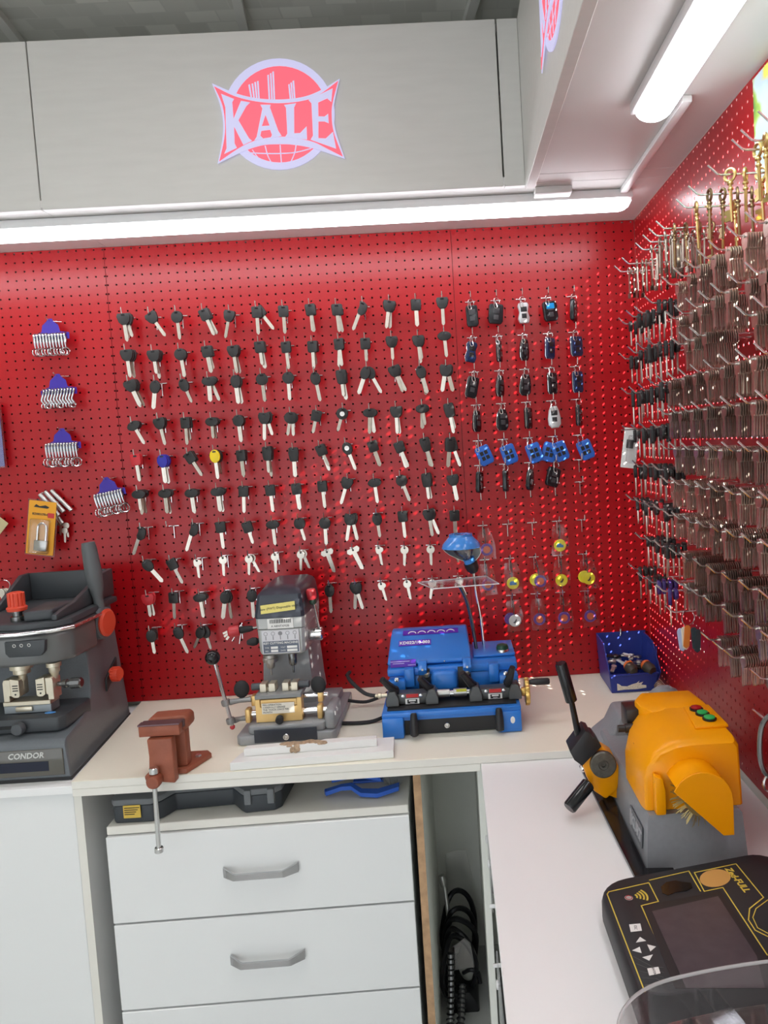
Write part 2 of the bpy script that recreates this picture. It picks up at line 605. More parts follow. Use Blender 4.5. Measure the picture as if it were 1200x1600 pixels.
# LED battens
def batten(x0, y0, x1, y1, w, label, m, h=0.044):
    th = thing('led_batten', label, 'light', ((x0 + x1) / 2, (y0 + y1) / 2, ZS))
    d = Vector((x1 - x0, y1 - y0, 0)).normalized()
    s = Vector((-d.y, d.x, 0))
    a, c = Vector((x0, y0, 0)), Vector((x1, y1, 0))
    # housing tray
    b = B()
    L = (c - a).length
    R = Matrix((d, s, Vector((0, 0, 1)))).transposed()
    b.obox(((a + c) / 2) + Vector((0, 0, ZS - 0.0115)), (L, w * 1.12, 0.022), R, bev=0.004)
    b.part('housing', WPLAST, th)
    # diffuser: half-round trough with bowed ends
    loops = []
    n = 12
    stations = [(0.0, 0.05), (0.006, 0.55), (0.016, 0.85), (0.03, 1.0), (L - 0.03, 1.0), (L - 0.016, 0.85), (L - 0.006, 0.55), (L, 0.05)]
    for t, k in stations:
        l = []
        for q in range(n + 1):
            ang = math.pi * q / n
            off = math.cos(ang) * w / 2 * (0.4 + 0.6 * k)
            dep = math.sin(ang) * (h - 0.022) * k + 0.001
            l.append(a + d * t + s * off + Vector((0, 0, ZS - 0.0232 - dep)))
        l.append(a + d * t - s * w / 2 * 0.5 * (0.4 + 0.6 * k) + Vector((0, 0, ZS - 0.0230)))
        l.append(a + d * t + s * w / 2 * 0.5 * (0.4 + 0.6 * k) + Vector((0, 0, ZS - 0.0230)))
        loops.append(l)
    b = B(); b.loft(loops)
    b.part('diffuser', m, th)
    return th


batten(-0.78, -0.255, 1.445, -0.255, 0.062, 'long white LED batten under the soffit above the back pegboard', LEDM)
batten(1.357, -0.775, 1.357, -2.1, 0.066, 'white LED batten with bowed end along the side soffit', LEDM2)
b = B(); b.box(1.412, 1.430, -0.80, -0.262, ZS - 0.013, ZS - 0.0003, bev=0.002)
b.solo('cable_trunking', WPLAST, 'slim white cable trunking joining the two soffit lights', 'trunking', origin=(1.42, -0.5, ZS))


# unseen fill panels added at ceiling height to brighten the worktops
FILLM = mat('fill_panel_face', (0.9, 0.9, 0.9), rough=0.4, emis=(1.0, 0.98, 0.95), estr=FILL_ROOM)
for (x, y, lb) in ((0.42, -1.42, 'added square fill light panel above the forward worktop'), (-0.75, -2.2, 'added square fill light panel near the shop door')):
    t = thing('added_fill_panel', lb, 'light', (x, y, CZ))
    b = B(); b.box(x - 0.30, x + 0.30, y - 0.30, y + 0.30, CZ - 0.012, CZ - 0.0005, bev=0.003); b.part('frame', WPLAST, t)
    b = B(); b.box(x - 0.28, x + 0.28, y - 0.28, y + 0.28, CZ - 0.014, CZ - 0.0122); b.part('diffuser', FILLM, t)
# ================================================================ worktops and cabinets
ZL = 0.830           # level of the lower boards
b = B(); b.box(-0.8, 0.0545, -0.530, 0.0295, 0.812, ZL, bev=0.001, seg=1)
b.solo('worktop', RWHITE, 'white worktop board under the grey machine with orange knobs', 'worktop', origin=(-0.37, -0.27, ZL))
b = B(); b.box(0.0555, 0.9790, -0.547, 0.0295, 0.812, ZL, bev=0.001, seg=1)
wt = thing('worktop', 'long cream worktop along the back pegboard, two boards thick', 'worktop', (0.5, -0.27, ZL))
b.part('lower_board', CREAME, wt)
b = B(); b.prism([(0.056, -0.547), (1.5172, -0.547), (1.5172, -0.0006), (-0.006, -0.0006)], 'xy', ZL + 0.0002, ZC, bev=0.0008, seg=1)
b.part('upper_board', CREAM, wt)
b = B(); b.box(0.0565, 1.5165, -0.5482, -0.5472, ZL + 0.001, ZC - 0.001); b.part('edge_band', CREAME, wt)
b = B(); b.box(0.9800, 1.5172, -1.75, 0.0295, 0.812, ZL, bev=0.001, seg=1)
b.solo('worktop', RWHITE, 'smooth white worktop running forward along the perforated side wall', 'worktop', origin=(1.25, -1.0, ZL))

cab = thing('base_cabinet', 'plain white base cabinet closed by one blank front panel', 'cabinet', (-0.35, -0.3, 0))
b = B(); b.box(-0.8, 0.040, -0.515, -0.499, 0.001, 0.811, bev=0.001, seg=1); b.part('front_panel', GLOSSW, cab)
b = B(); b.box(0.0405, 0.0575, -0.512, 0.028, 0.001, 0.811, bev=0.001, seg=1); b.part('side_panel', WHITE, cab)
b = B(); b.box(0.0400, 0.0580, -0.5135, -0.5122, 0.001, 0.811); b.part('edge_band', CREAME, cab)

# drawer unit, standing slightly askew
du = thing('drawer_unit', 'glossy white chest of drawers with chrome bow handles under the worktop', 'drawers', (0.457, -0.515, 0))
DR = Matrix.Rotation(math.radians(1.2), 4, 'Z')


def du_part(b, name, m, parent=du, label=None):
    """built in the unit's own frame (x across, y=0 front, negative y outwards), turned 1.2 degrees"""
    me = b.mesh(name)
    me.transform(DR)
    me.materials.append(m)
    return link(name, me, parent, None, label)


HW = 0.348
b = B()
b.box(-HW, -HW + 0.018, 0.019, 0.44, 0.0, 0.7015); b.box(HW - 0.018, HW, 0.019, 0.44, 0.0, 0.7015)
b.box(-HW + 0.018, HW - 0.018, 0.42, 0.438, 0.0, 0.7015)
du_part(b, 'carcass', WHITE)
b = B(); b.box(-HW, HW, 0.006, 0.44, 0.702, 0.722, bev=0.0015, seg=1); du_part(b, 'top_board', CREAME)
b = B(); b.box(-HW + 0.02, HW - 0.02, 0.03, 0.045, 0.0, 0.058); du_part(b, 'plinth', WHITE)


def bow_handle(cx, cz):
    b = B()
    w = 0.086
    sec = [(-w, 0.0, 0.011, 0.006), (-w, -0.006, 0.011, 0.006), (-w + 0.028, -0.030, 0.008, 0.006), (-w + 0.034, -0.032, 0.007, 0.006),
           (w - 0.034, -0.032, 0.007, 0.006), (w - 0.028, -0.030, 0.008, 0.006), (w, -0.006, 0.011, 0.006), (w, 0.0, 0.011, 0.006)]
    loops = []
    for i, (x, y, hz, hy) in enumerate(sec):
        loops.append([Vector((cx + x, y + hy / 2, cz - hz)), Vector((cx + x, y + hy / 2, cz + hz)), Vector((cx + x, y - hy / 2, cz + hz)), Vector((cx + x, y - hy / 2, cz - hz))])
    b.loft(loops)
    return b


for k in range(3):
    z1 = 0.6995 - 0.2125 * k
    b = B(); b.box(-HW - 0.001, HW + 0.001, 0.0, 0.018, z1 - 0.2075, z1, bev=0.0012, seg=1)
    d = du_part(b, 'drawer', GLOSSW)
    me = bow_handle(0.0, z1 - 0.100).mesh('handle'); me.transform(DR); me.materials.append(CHROMED)
    link('handle', me, d, None, 'chrome bow handle')

# open bay beside the drawers
dv = thing('divider_panel', 'upright grey chipboard divider with bare brown front edge', 'panel', (0.822, -0.28, 0))
b = B(); b.box(0.822, 0.839, -0.522, 0.028, 0.001, 0.811); b.part('board', mat('grey_laminate', (0.84, 0.85, 0.79), rough=0.5), dv)
b = B(); b.box(0.8218, 0.8392, -0.5236, -0.5222, 0.001, 0.811); b.part('raw_edge', mat('raw_chipboard', (0.48, 0.30, 0.17), rough=0.8, var=0.25, scale=40, bump=0.3), dv)
sp = thing('support_panel', 'pale support panel closing the open bay at the worktop corner', 'panel', (0.968, -0.24, 0))
b = B(); b.box(0.971, 0.987, -0.50, 0.028, 0.001, 0.811); b.part('board', mat('grey_laminate'), sp)
sp = thing('support_panel', 'long white panel set back under the forward worktop', 'panel', (1.01, -1.1, 0))
b = B(); b.box(1.004, 1.022, -1.72, -0.52, 0.001, 0.811); b.part('board', WHITE, sp)
for y, z in ((-0.72, 0.60), (-0.76, 0.50), (-1.12, 0.45), (-1.16, 0.36)):
    b = B(); b.cyl((1.0038, y, z), (0.978, y, z), 0.004, seg=8)
    b.solo('shelf_peg', WPLAST, 'short white shelf peg %s under the forward worktop' % {-0.72: 'beside the first acrylic holder', -0.76: 'between the two acrylic holders', -1.12: 'beyond the second acrylic holder', -1.16: 'set lowest'}[y], 'peg', 'white pegs under the forward worktop', origin=(1.0038, y, z))


def acrylic_rail(y0, y1, z0, label):
    t = thing('acrylic_holder', label, 'holder', (0.99, (y0 + y1) / 2, z0))
    b = B(); b.box(0.984, 0.987, y0, y1, z0 - 0.10, z0 + 0.06, bev=0.001, seg=1); b.part('sheet', CLEAR, t)
    for y in (y0 + 0.015, y1 - 0.015):
        b = B()
        b.lathe([(0.004, -0.0195), (0.004, -0.0002), (0.009, 0.0), (0.008, 0.003), (0.0, 0.004)], (0.9838, y, z0), (-1, 0, 0), 12)
        b.part('standoff', WPLAST, t)
    b = B(); b.box(0.9875, 1.0035, y0 + 0.03, y1 - 0.03, z0 - 0.08, z0 + 0.03, bev=0.004); b.part('black_pack', BLACKP, t)


acrylic_rail(-0.68, -0.55, 0.66, 'clear acrylic holder with black packs, near the back worktop')
acrylic_rail(-1.05, -0.80, 0.50, 'clear acrylic holder with black packs, farther under the forward worktop')

# ================================================================ illuminated signs
LG0 = at(320 + 590 / 5, 80 + 495 / 5, 1, FY - 0.018)


def lg(u, v):
    p = at(320 + u / 5, 80 + v / 5, 1, FY - 0.018)
    return (p.x - LG0.x, p.z - LG0.z)


def cat_poly(pts, n=5, closed=True):
    out = []
    m = len(pts)
    for i in range(m if closed else m - 1):
        p0, p1, p2, p3 = [Vector(pts[(i + k) % m if closed else min(max(i + k, 0), m - 1)]) for k in (-1, 0, 1, 2)]
        for s in range(n):
            t = s / n
            out.append(tuple(0.5 * ((2 * p1) + (p2 - p0) * t + (2 * p0 - 5 * p1 + 4 * p2 - p3) * t * t + (3 * p1 - p0 - 3 * p2 + p3) * t ** 3)))
    if not closed:
        out.append(tuple(pts[-1]))
    return out


def sides(*edges):
    out = []
    for e in edges:
        out += cat_poly(e, 5, False)[:-1]
    return out


W_BOW = sides([(62, 260), (240, 335), (400, 374), (580, 386), (760, 368), (900, 318), (1055, 225)], [(1055, 225), (1018, 390), (1008, 500), (1028, 640), (1098, 848)],
              [(1098, 848), (850, 766), (700, 738), (590, 733), (450, 742), (300, 792), (106, 886)], [(106, 886), (142, 700), (148, 560), (122, 420), (62, 260)])
R_BOW = sides([(78, 284), (235, 360), (400, 402), (580, 417), (760, 400), (890, 355), (1045, 242)], [(1045, 242), (1004, 400), (994, 500), (1010, 640), (1082, 832)],
              [(1082, 832), (960, 770), (850, 716), (700, 684), (590, 676), (450, 692), (300, 748), (120, 868)], [(120, 868), (158, 700), (164, 560), (140, 420), (78, 284)])
K_ = [(135, 345), (235, 385), (222, 410), (232, 540), (290, 400), (360, 412), (330, 442), (270, 550), (352, 690), (376, 710), (308, 742), (236, 600), (240, 730), (258, 765), (160, 812), (178, 770), (168, 450)]
A1_ = [(440, 430), (520, 430), (515, 450), (580, 632), (606, 672), (520, 690), (531, 665), (515, 622), (512, 592), (480, 508), (452, 595), (448, 632), (440, 670), (462, 692), (394, 708), (412, 680), (456, 460)]
A2_ = [(446, 597), (514, 592), (518, 624), (440, 634)]
L_ = [(625, 432), (718, 418), (703, 450), (704, 652), (750, 650), (800, 598), (804, 700), (634, 680), (650, 655), (640, 455)]
E_ = [(815, 392), (1002, 303), (992, 408), (960, 380), (890, 412), (892, 520), (940, 522), (968, 500), (972, 574), (940, 560), (892, 560), (892, 690), (950, 692), (1005, 640), (1030, 772), (832, 702), (850, 670), (838, 420)]
BARS = [[(344, 270), (357, 266), (374, 372), (362, 370)], [(369, 262), (382, 260), (396, 378), (384, 376)], [(391, 250), (403, 247), (416, 380), (404, 379)], [(411, 243), (424, 240), (433, 382), (421, 381)],
        [(492, 195), (504, 191), (515, 388), (503, 388)], [(513, 182), (524, 178), (535, 388), (523, 388)], [(531, 168), (543, 165), (553, 387), (541, 388)],
        [(655, 268), (666, 264), (679, 380), (667, 382)], [(672, 255), (683, 250), (694, 378), (683, 380)], [(688, 240), (701, 237), (711, 375), (699, 377)]]
GLOBE = [[(345, 800), (470, 805), (600, 805), (720, 795), (835, 765)], [(375, 775), (410, 825), (440, 855)], [(475, 745), (495, 820), (522, 872)], [(592, 738), (596, 800), (602, 878)], [(716, 738), (705, 800), (678, 866)]]
SIGNW = mat('sign_white_lit', (0.3, 0.3, 0.34), rough=0.5, emis=(0.58, 0.57, 0.90), estr=0.72)
SIGNR = mat('sign_red_lit', (0.3, 0.06, 0.08), rough=0.5, emis=(1.0, 0.13, 0.19), estr=0.85)


def sign(label, mtx):
    """plate in local u (x), v (z); faces -y"""
    t = thing('lightbox_sign', label, 'sign')
    t.matrix_world = mtx
    circ = lambda cu, cv, r: [(cu + r * math.cos(2 * math.pi * k / 48), cv + r * math.sin(2 * math.pi * k / 48)) for k in range(48)]

    def lay(name, polys, d0, d1, m):
        b = B()
        for p in polys:
            b.prism([lg(*q) for q in p], 'xz', -d0, -d1)
        me = b.mesh(name); me.materials.append(m)
        link(name, me, t)
    lay('disc_rim', [circ(582, 495, 434)], 0.0002, 0.0030, SIGNW)
    lay('disc', [circ(588, 498, 375)], 0.0031, 0.0042, SIGNR)
    lay('tower_bar', BARS, 0.0043, 0.0052, SIGNW)
    gl = []
    for l in GLOBE:
        pl = cat_poly(l, 4, False)
        gl += [[(a[0], a[1] - 4), (c[0], c[1] - 4), (c[0], c[1] + 4), (a[0], a[1] + 4)] if abs(c[0] - a[0]) > abs(c[1] - a[1]) else [(a[0] - 4, a[1]), (c[0] - 4, c[1]), (c[0] + 4, c[1]), (a[0] + 4, a[1])] for a, c in zip(pl, pl[1:])]
    lay('globe_line', gl, 0.0043, 0.0052, SIGNW)
    lay('banner_rim', [W_BOW], 0.0043, 0.0060, SIGNW)
    lay('banner', [R_BOW], 0.0061, 0.0072, SIGNR)
    for nm, ps in (('letter', [K_]), ('letter', [A1_, A2_]), ('letter', [L_]), ('letter', [E_])):
        lay(nm, ps, 0.0073, 0.0085, SIGNW)
    return t


sign('glowing red and white KALE sign on the fascia facing the shop', Matrix.Translation(LG0))
sign('red and white KALE sign seen edge on along the side fascia', Matrix.Translation((1.1678, -0.915, LG0.z - 0.012)) @ Matrix.Rotation(math.radians(-90), 4, 'Z'))
# ================================================================ grey electronic key machine with orange knobs (cropped by the frame)
CG = mat('condor_grey', (0.135, 0.150, 0.165), rough=0.33, var=0.06, scale=200, bump=0.06, bscale=600)
CD = mat('condor_dark', (0.050, 0.056, 0.062), rough=0.42)
ORG = mat('orange_red_plastic', (0.72, 0.075, 0.035), rough=0.38)
JAW = mat('jaw_nickel', (0.66, 0.60, 0.48), rough=0.38, metal=0.85, var=0.08, scale=40)
cx = -0.19
co = thing('key_machine', 'grey key machine with orange knobs and upright lever handle', 'key machine', (cx, -0.28, ZL))


def taper(b):
    for v in b.bm.verts:
        k = (v.co.y + 0.495) / 0.427
        half = 0.220 + (0.178 - 0.220) * k - max(0, v.co.z - 0.83) * 0.085
        v.co.x = cx + (v.co.x) * half


b = B()
side = [(-0.495, 0.8305), (-0.495, 0.912), (-0.488, 0.926), (-0.40, 0.934), (-0.345, 0.945), (-0.315, 0.962), (-0.300, 0.99), (-0.290, 1.06), (-0.285, 1.165), (-0.075, 1.172), (-0.068, 1.16), (-0.066, 0.8305)]
b.prism(side, 'yz', -1.0, 1.0, bev=0.012, seg=3)
taper(b)
b.part('body', CG, co)
b = B(); b.prism([(-0.4953, 0.8305), (-0.4953, 0.838), (-0.064, 0.838), (-0.064, 0.8305)], 'yz', -1.0, 1.0); taper(b)
b.part('foot_strip', BLACKP, co)
# front plate with display
fp = B(); fp.box(-0.345, 0.016, -0.4985, -0.4945, 0.845, 0.908, bev=0.0045, seg=3)
plate = fp.part('front_plate', mat('smoked_panel', (0.10, 0.095, 0.08), rough=0.10, coat=0.5), co)
b = B(); b.box(-0.205, -0.018, -0.4998, -0.4987, 0.857, 0.880, bev=0.0005, seg=1)
b.part('display', mat('display_navy', (0.012, 0.016, 0.035), rough=0.12), plate)
b = B(); b.text('CONDOR', 0.0185, frame((-0.026, -0.4990, 0.8945), *FRONT) @ Matrix(((1, 0.22, 0, 0), (0, 1, 0, 0), (0, 0, 1, 0), (0, 0, 0, 1))), 0.0006, align='RIGHT', bold=0.0004)
b.part('lettering', mat('silver_print', (0.62, 0.62, 0.60), rough=0.4), plate)
# chip tray / carriage
b = B()
b.prism([(-0.36, -0.455), (-0.012, -0.455), (0.000, -0.440), (0.006, -0.325), (-0.005, -0.312), (-0.36, -0.312)], 'xy', 0.934, 0.968, bev=0.004)
tray = b.part('chip_tray', CD, co)
b = B(); b.box(-0.16, -0.105, -0.4560, -0.4548, 0.945, 0.953); b.part('slot', BLACKG, tray)
b = B(); b.lathe([(0.011, 0), (0.015, 0.004), (0.016, 0.014), (0.013, 0.020), (0, 0.021)], (-0.098, -0.4555, 0.949), (0, -1, 0), 10)
b.part('tray_knob', DGREY, tray)
b = B(); b.sphere((-0.046, -0.42, 0.9685), 0.013, (1, 0.6, 0.12)); b.part('badge', mat('blue_badge', (0.08, 0.30, 0.70), rough=0.3), tray)
# clamp jaws
b = B(); b.box(-0.158, -0.045, -0.415, -0.375, 0.969, 0.988, bev=0.001, seg=1); b.part('clamp_base', mat('clamp_grey', (0.30, 0.33, 0.35), rough=0.35, metal=0.6), co)
b = B(); b.box(-0.158, -0.045, -0.417, -0.373, 0.988, 0.998, bev=0.001, seg=1); b.part('clamp_rail', JAW, co)
b = B(); b.box(-0.128, -0.088, -0.421, -0.415, 0.974, 0.986, bev=0.002); b.part('clamp_stop', JAW, co)


def jaw(x0, mir):
    s = -1 if mir else 1
    f = lambda p: (x0 + s * p[0], p[1])
    b = B(); b.prism([f(p) for p in ((0, 0.9985), (0.014, 0.9985), (0.014, 1.012), (0.018, 1.012), (0.018, 1.052), (0.003, 1.052), (0, 1.045))], 'xz', -0.415, -0.378, bev=0.0008, seg=1)
    b.part('jaw_block', JAW, co)
    b = B()
    b.prism([f(p) for p in ((0.0188, 1.013), (0.026, 1.008), (0.036, 1.008), (0.040, 1.012), (0.040, 1.050), (0.0188, 1.054))], 'xz', -0.417, -0.376, bev=0.0006, seg=1)
    j = b.part('jaw_plate', JAW, co)
    b = B()
    for k in range(3):
        b.box(x0 + s * 0.024, x0 + s * 0.037, -0.4176, -0.4168, 1.036 - k * 0.006, 1.0385 - k * 0.006)
    b.part('jaw_groove', BLACKP, j)
    b = B(); b.cyl((x0 + s * 0.030, -0.4168, 1.016), (x0 + s * 0.030, -0.4176, 1.016), 0.0022, seg=10); b.part('jaw_mark', BLACKP, j)


jaw(-0.156, False)
jaw(-0.036, True)
b = B(); b.lathe([(0.006, 0), (0.006, 0.012), (0.010, 0.013), (0.011, 0.022), (0.008, 0.024), (0.008, 0.03), (0.013, 0.032), (0.013, 0.055), (0.010, 0.058), (0, 0.058)], (-0.034, -0.395, 1.030), (1, 0, 0), 10)
b.part('clamp_knob', mat('gunmetal', (0.20, 0.20, 0.20), rough=0.25, metal=0.9), co)
# milling head
b = B()
arc = [(-0.34, -0.25), (-0.34, -0.36), (-0.30, -0.405), (-0.20, -0.432), (-0.10, -0.432), (-0.03, -0.412), (0.003, -0.375), (0.008, -0.26)]
b.prism(arc, 'xy', 1.085, 1.160, bev=0.010, seg=3)
b.part('head', mat('condor_bronze_grey', (0.16, 0.165, 0.165), rough=0.28, metal=0.35), co)
b = B(); b.prism([(x, y) for x, y in [(-0.35, -0.24), (-0.35, -0.366), (-0.30, -0.414), (-0.20, -0.442), (-0.10, -0.442), (-0.025, -0.420), (0.012, -0.380), (0.016, -0.24)]], 'xy', 1.1605, 1.1700, bev=0.004, seg=3)
b.part('chrome_trim', CHROME, co)
b = B(); b.prism([(-0.128, 1.122), (-0.120, 1.112), (-0.046, 1.112), (-0.036, 1.122), (-0.032, 1.150), (-0.128, 1.150)], 'xz', -0.4385, -0.425, bev=0.002)
pnl = b.part('button_panel', CD, co)
b = B()
for x in (-0.105, -0.088, -0.070):
    b.torus((x, -0.4390, 1.140), (0, -1, 0), 0.0034, 0.0009, 12, 5)
b.part('button_print', mat('silver_print'), pnl, None)
for x, r in ((-0.118, 0.026), (-0.040, 0.017)):
    b = B(); b.lathe([(r, 0), (r, -0.010), (r * 0.75, -0.012), (r * 0.75, -0.022), (0.010, -0.026), (0.007, -0.040), (0.0035, -0.041), (0.0028, -0.062), (0.0, -0.063)], (x, -0.395, 1.0848), (0, 0, 1), 18)
    b.part('spindle', JAW, co)
# top tray
b = B(); b.prism([(-0.335, -0.245), (-0.335, -0.355), (-0.29, -0.395), (-0.10, -0.418), (-0.03, -0.398), (0.000, -0.365), (-0.005, -0.10), (-0.04, -0.075), (-0.335, -0.075)], 'xy', 1.1702, 1.186, bev=0.004)
b.part('tray_floor', CD, co)
wall_side = [(-0.395, 1.1862), (-0.395, 1.200), (-0.36, 1.206), (-0.30, 1.212), (-0.13, 1.258), (-0.076, 1.262), (-0.076, 1.1862)]
b = B(); b.prism(wall_side, 'yz', -0.036, -0.022, bev=0.003); b.part('tray_wall', CD, co)
b = B(); b.prism([(-0.24, 1.1862), (-0.24, 1.20), (-0.12, 1.262), (-0.076, 1.262), (-0.076, 1.1862)], 'yz', -0.262, -0.250, bev=0.003); b.part('tray_wall', CD, co)
b = B(); b.box(-0.2495, -0.0365, -0.088, -0.0762, 1.1862, 1.262, bev=0.003); b.part('tray_wall', CD, co)
b = B(); b.prism([(-0.10, -0.40), (-0.0365, -0.385), (-0.0365, -0.27), (-0.11, -0.27)], 'xy', 1.1862, 1.212, bev=0.006, seg=3); b.part('tray_step', CD, co)
b = B(); b.box(-0.155, -0.06, -0.165, -0.162, 1.1862, 1.1885); b.part('tray_slot', mat('pink_slot', (0.65, 0.18, 0.20), rough=0.4), co)
# orange adjuster
b = B(); b.lathe([(0.0165, 0), (0.0165, 0.012), (0.011, 0.013), (0.011, 0.021), (0.0145, 0.022), (0.0145, 0.026)], (-0.128, -0.372, 1.1862), (0, 0, 1), 18); b.part('adjuster_stem', mat('gunmetal'), co)
b = B(); b.lathe([(0.022, 0.0262), (0.0235, 0.034), (0.020, 0.037)], (-0.128, -0.372, 1.1862), (0, 0, 1), 24)
for k in range(12):
    a = 2 * math.pi * k / 12
    b.obox((-0.128 + 0.0165 * math.cos(a), -0.372 + 0.0165 * math.sin(a), 1.1862 + 0.053), (0.005, 0.0062, 0.034), rot('Z', math.degrees(a)), bev=0.001, seg=1)
b.lathe([(0.0165, 0.037), (0.0155, 0.070), (0.012, 0.072), (0, 0.072)], (-0.128, -0.372, 1.1862), (0, 0, 1), 24)
b.part('adjuster_knob', ORG, co)
# lever hub + handle
b = B(); b.lathe([(0.044, 0), (0.044, 0.020), (0.042, 0.034), (0.038, 0.036)], (-0.028, -0.205, 1.135), (1, -0.12, 0), 28); b.part('lever_hub', CG, co)
b = B(); b.lathe([(0.036, 0.0362), (0.037, 0.041), (0.031, 0.046), (0, 0.047)], (-0.028, -0.205, 1.135), (1, -0.12, 0), 28); b.part('hub_cap', ORG, co)
b = B(); b.lathe([(0.013, 0.0), (0.0125, 0.03), (0.013, 0.045), (0.019, 0.075), (0.0215, 0.11), (0.019, 0.175), (0.0165, 0.192), (0.0145, 0.193), (0, 0.193)], (-0.004, -0.208, 1.160), (-0.085, 0.0, 1), 20); b.part('lever_handle', mat('condor_handle', (0.11, 0.12, 0.125), rough=0.42), co)
# side wheel in its recess
b = B(); b.prism([(-0.235, 0.955), (-0.235, 0.990), (-0.165, 1.030), (-0.165, 0.995)], 'yz', 0.002, 0.0085, bev=0.002); b.part('wheel_recess', BLACKP, co)
b = B(); b.lathe([(0.018, 0), (0.018, 0.02), (0.016, 0.023), (0, 0.023)], (0.0086, -0.200, 0.992), (1, -0.25, 0), 24)
for k in range(16):
    a = 2 * math.pi * k / 16
    b.obox(Vector((0.0196, -0.2025, 0.992)) + Vector((0.0, math.cos(a), math.sin(a))) * 0.0185, (0.018, 0.003, 0.003), rot('X', math.degrees(a)))
b.part('side_wheel', ORG, co)
# ================================================================ vertical key cutting machine
MG = mat('mill_grey', (0.30, 0.31, 0.32), rough=0.40, var=0.04, scale=150, bump=0.05, bscale=500)
MS = mat('mill_silver_paint', (0.46, 0.47, 0.46), rough=0.38, metal=0.25)
MB = mat('mill_navy_cover', (0.035, 0.042, 0.058), rough=0.28)
GOLD = mat('gold_anodised', (0.74, 0.50, 0.20), rough=0.35, metal=0.55)
GUN = mat('gunmetal')
mi = thing('key_machine', 'upright grey key cutting machine with gold sliding clamp and dark motor cover', 'key machine', (0.5, -0.25, ZC))
# base
b = B()
b.prism([(0.396, -0.402), (0.622, -0.402), (0.632, -0.390), (0.632, -0.10), (0.392, -0.10), (0.386, -0.390)], 'xy', ZC + 0.0005, 0.872, bev=0.004)
b.prism([(0.420, -0.394), (0.600, -0.394), (0.606, -0.384), (0.612, -0.12), (0.408, -0.12), (0.414, -0.384)], 'xy', 0.872, 0.893, bev=0.005)
b.part('base', MG, mi)
b = B(); b.box(0.432, 0.586, -0.4042, -0.4022, 0.854, 0.887, bev=0.001, seg=1); bp = b.part('nameplate_panel', MB, mi)
b = B(); b.torus((0.510, -0.4050, 0.866), (0, -1, 0), 0.0062, 0.002, 16, 6); b.lathe([(0.005, 0), (0, 0.0015)], (0.510, -0.4044, 0.866), (0, -1, 0), 12); b.part('bolt', METAL, bp)
b = B(); b.prism([(0.604, -0.392), (0.630, -0.392), (0.632, -0.29), (0.606, -0.28)], 'xy', 0.8725, 0.921, bev=0.008, seg=3); b.part('side_wing', MG, mi)
# column
b = B(); b.loft([[Vector((x, y, z)) for x, y in ((x0, -0.24), (x1, -0.24), (x1 + 0.006, -0.20), (x1 + 0.004, -0.085), (x0 - 0.004, -0.085), (x0 - 0.006, -0.20))] for z, x0, x1 in ((0.8935, 0.418, 0.556), (0.93, 0.420, 0.552), (1.04, 0.428, 0.545), (1.15, 0.432, 0.543))])
b.part('column', MG, mi)
# head casting
hp = lambda z, g: [Vector((x, y, z)) for x, y in ((0.436 - g, -0.302 - g), (0.442 - g, -0.308 - g), (0.545 + g, -0.308 - g), (0.552 + g, -0.300 - g), (0.556 + g, -0.20), (0.553 + g, -0.10 + g), (0.430 - g, -0.10 + g), (0.430 - g, -0.20))]
b = B(); b.loft([hp(1.043, -0.010), hp(1.047, -0.003), hp(1.056, 0.0), hp(1.112, 0.002), hp(1.113, -0.001), hp(1.115, 0.003), hp(1.142, 0.004)]); b.part('head', MS, mi)
lid = lambda z, g, bk: [Vector((x, y, z)) for x, y in ((0.436 - g, -0.306 - g + bk), (0.444 - g, -0.312 - g + bk), (0.544 + g, -0.312 - g + bk), (0.552 + g, -0.306 - g + bk), (0.557 + g, -0.20), (0.553 + g, -0.098), (0.430 - g, -0.098), (0.430 - g, -0.20))]
b = B(); b.loft([lid(1.1425, 0.004, 0), lid(1.150, 0.005, 0), lid(1.200, -0.002, 0.006), lid(1.210, -0.010, 0.014), lid(1.215, -0.024, 0.035)])
cov = b.part('motor_cover', MB, mi)
b = B(); b.prism([(0.449, 1.155), (0.536, 1.162), (0.536, 1.184), (0.449, 1.177)], 'xz', -0.3185, -0.3172, mtx=None)
lab = b.part('yellow_label', mat('yellow_label', (0.85, 0.74, 0.22), rough=0.5), cov)
b = B(); b.text('New (PWT) Disposable vise', 0.0083, frame((0.4925, -0.3188, 1.1695), (1, 0, 0.08), (0, 0, 1)), 0.0002); b.part('print', BLACKP, lab)
b = B(); b.box(0.462, 0.528, -0.3135, -0.3122, 1.1145, 1.1405); sk = b.part('barcode_sticker', mat('paper_white', (0.82, 0.82, 0.80), rough=0.6), mi)
b = B()
xx = 0.468
while xx < 0.522:
    w_ = rnd.choice((0.0006, 0.0010, 0.0016))
    b.box(xx, xx + w_, -0.3138, -0.3134, 1.1285, 1.1385)
    xx += w_ + rnd.choice((0.0007, 0.0012))
b.text('A ABNTXM2B', 0.0075, frame((0.494, -0.3138, 1.1210), *FRONT), 0.0002); b.part('print', BLACKP, sk)
b = B(); b.box(0.445, 0.540, -0.3128, -0.3113, 1.0505, 1.1105, bev=0.0005, seg=1); np_ = b.part('rating_plate', mat('plate_lilac', (0.66, 0.66, 0.70), rough=0.45), mi)
b = B(); b.box(0.4475, 0.5375, -0.3133, -0.3127, 1.0525, 1.0825); b.part('plate_field', mat('plate_slate', (0.12, 0.14, 0.19), rough=0.45), np_)
b = B(); b.text('KEY CUTTING MACHINE', 0.0079, frame((0.4925, -0.3138, 1.0775), *FRONT), 0.0002, bold=0.00012)
for x in (0.4665, 0.5155):
    for z in (1.066, 1.0575):
        b.box(x - (0.0 if x < .5 else 0.008), x + 0.018, -0.3138, -0.3134, z - 0.003, z + 0.003)
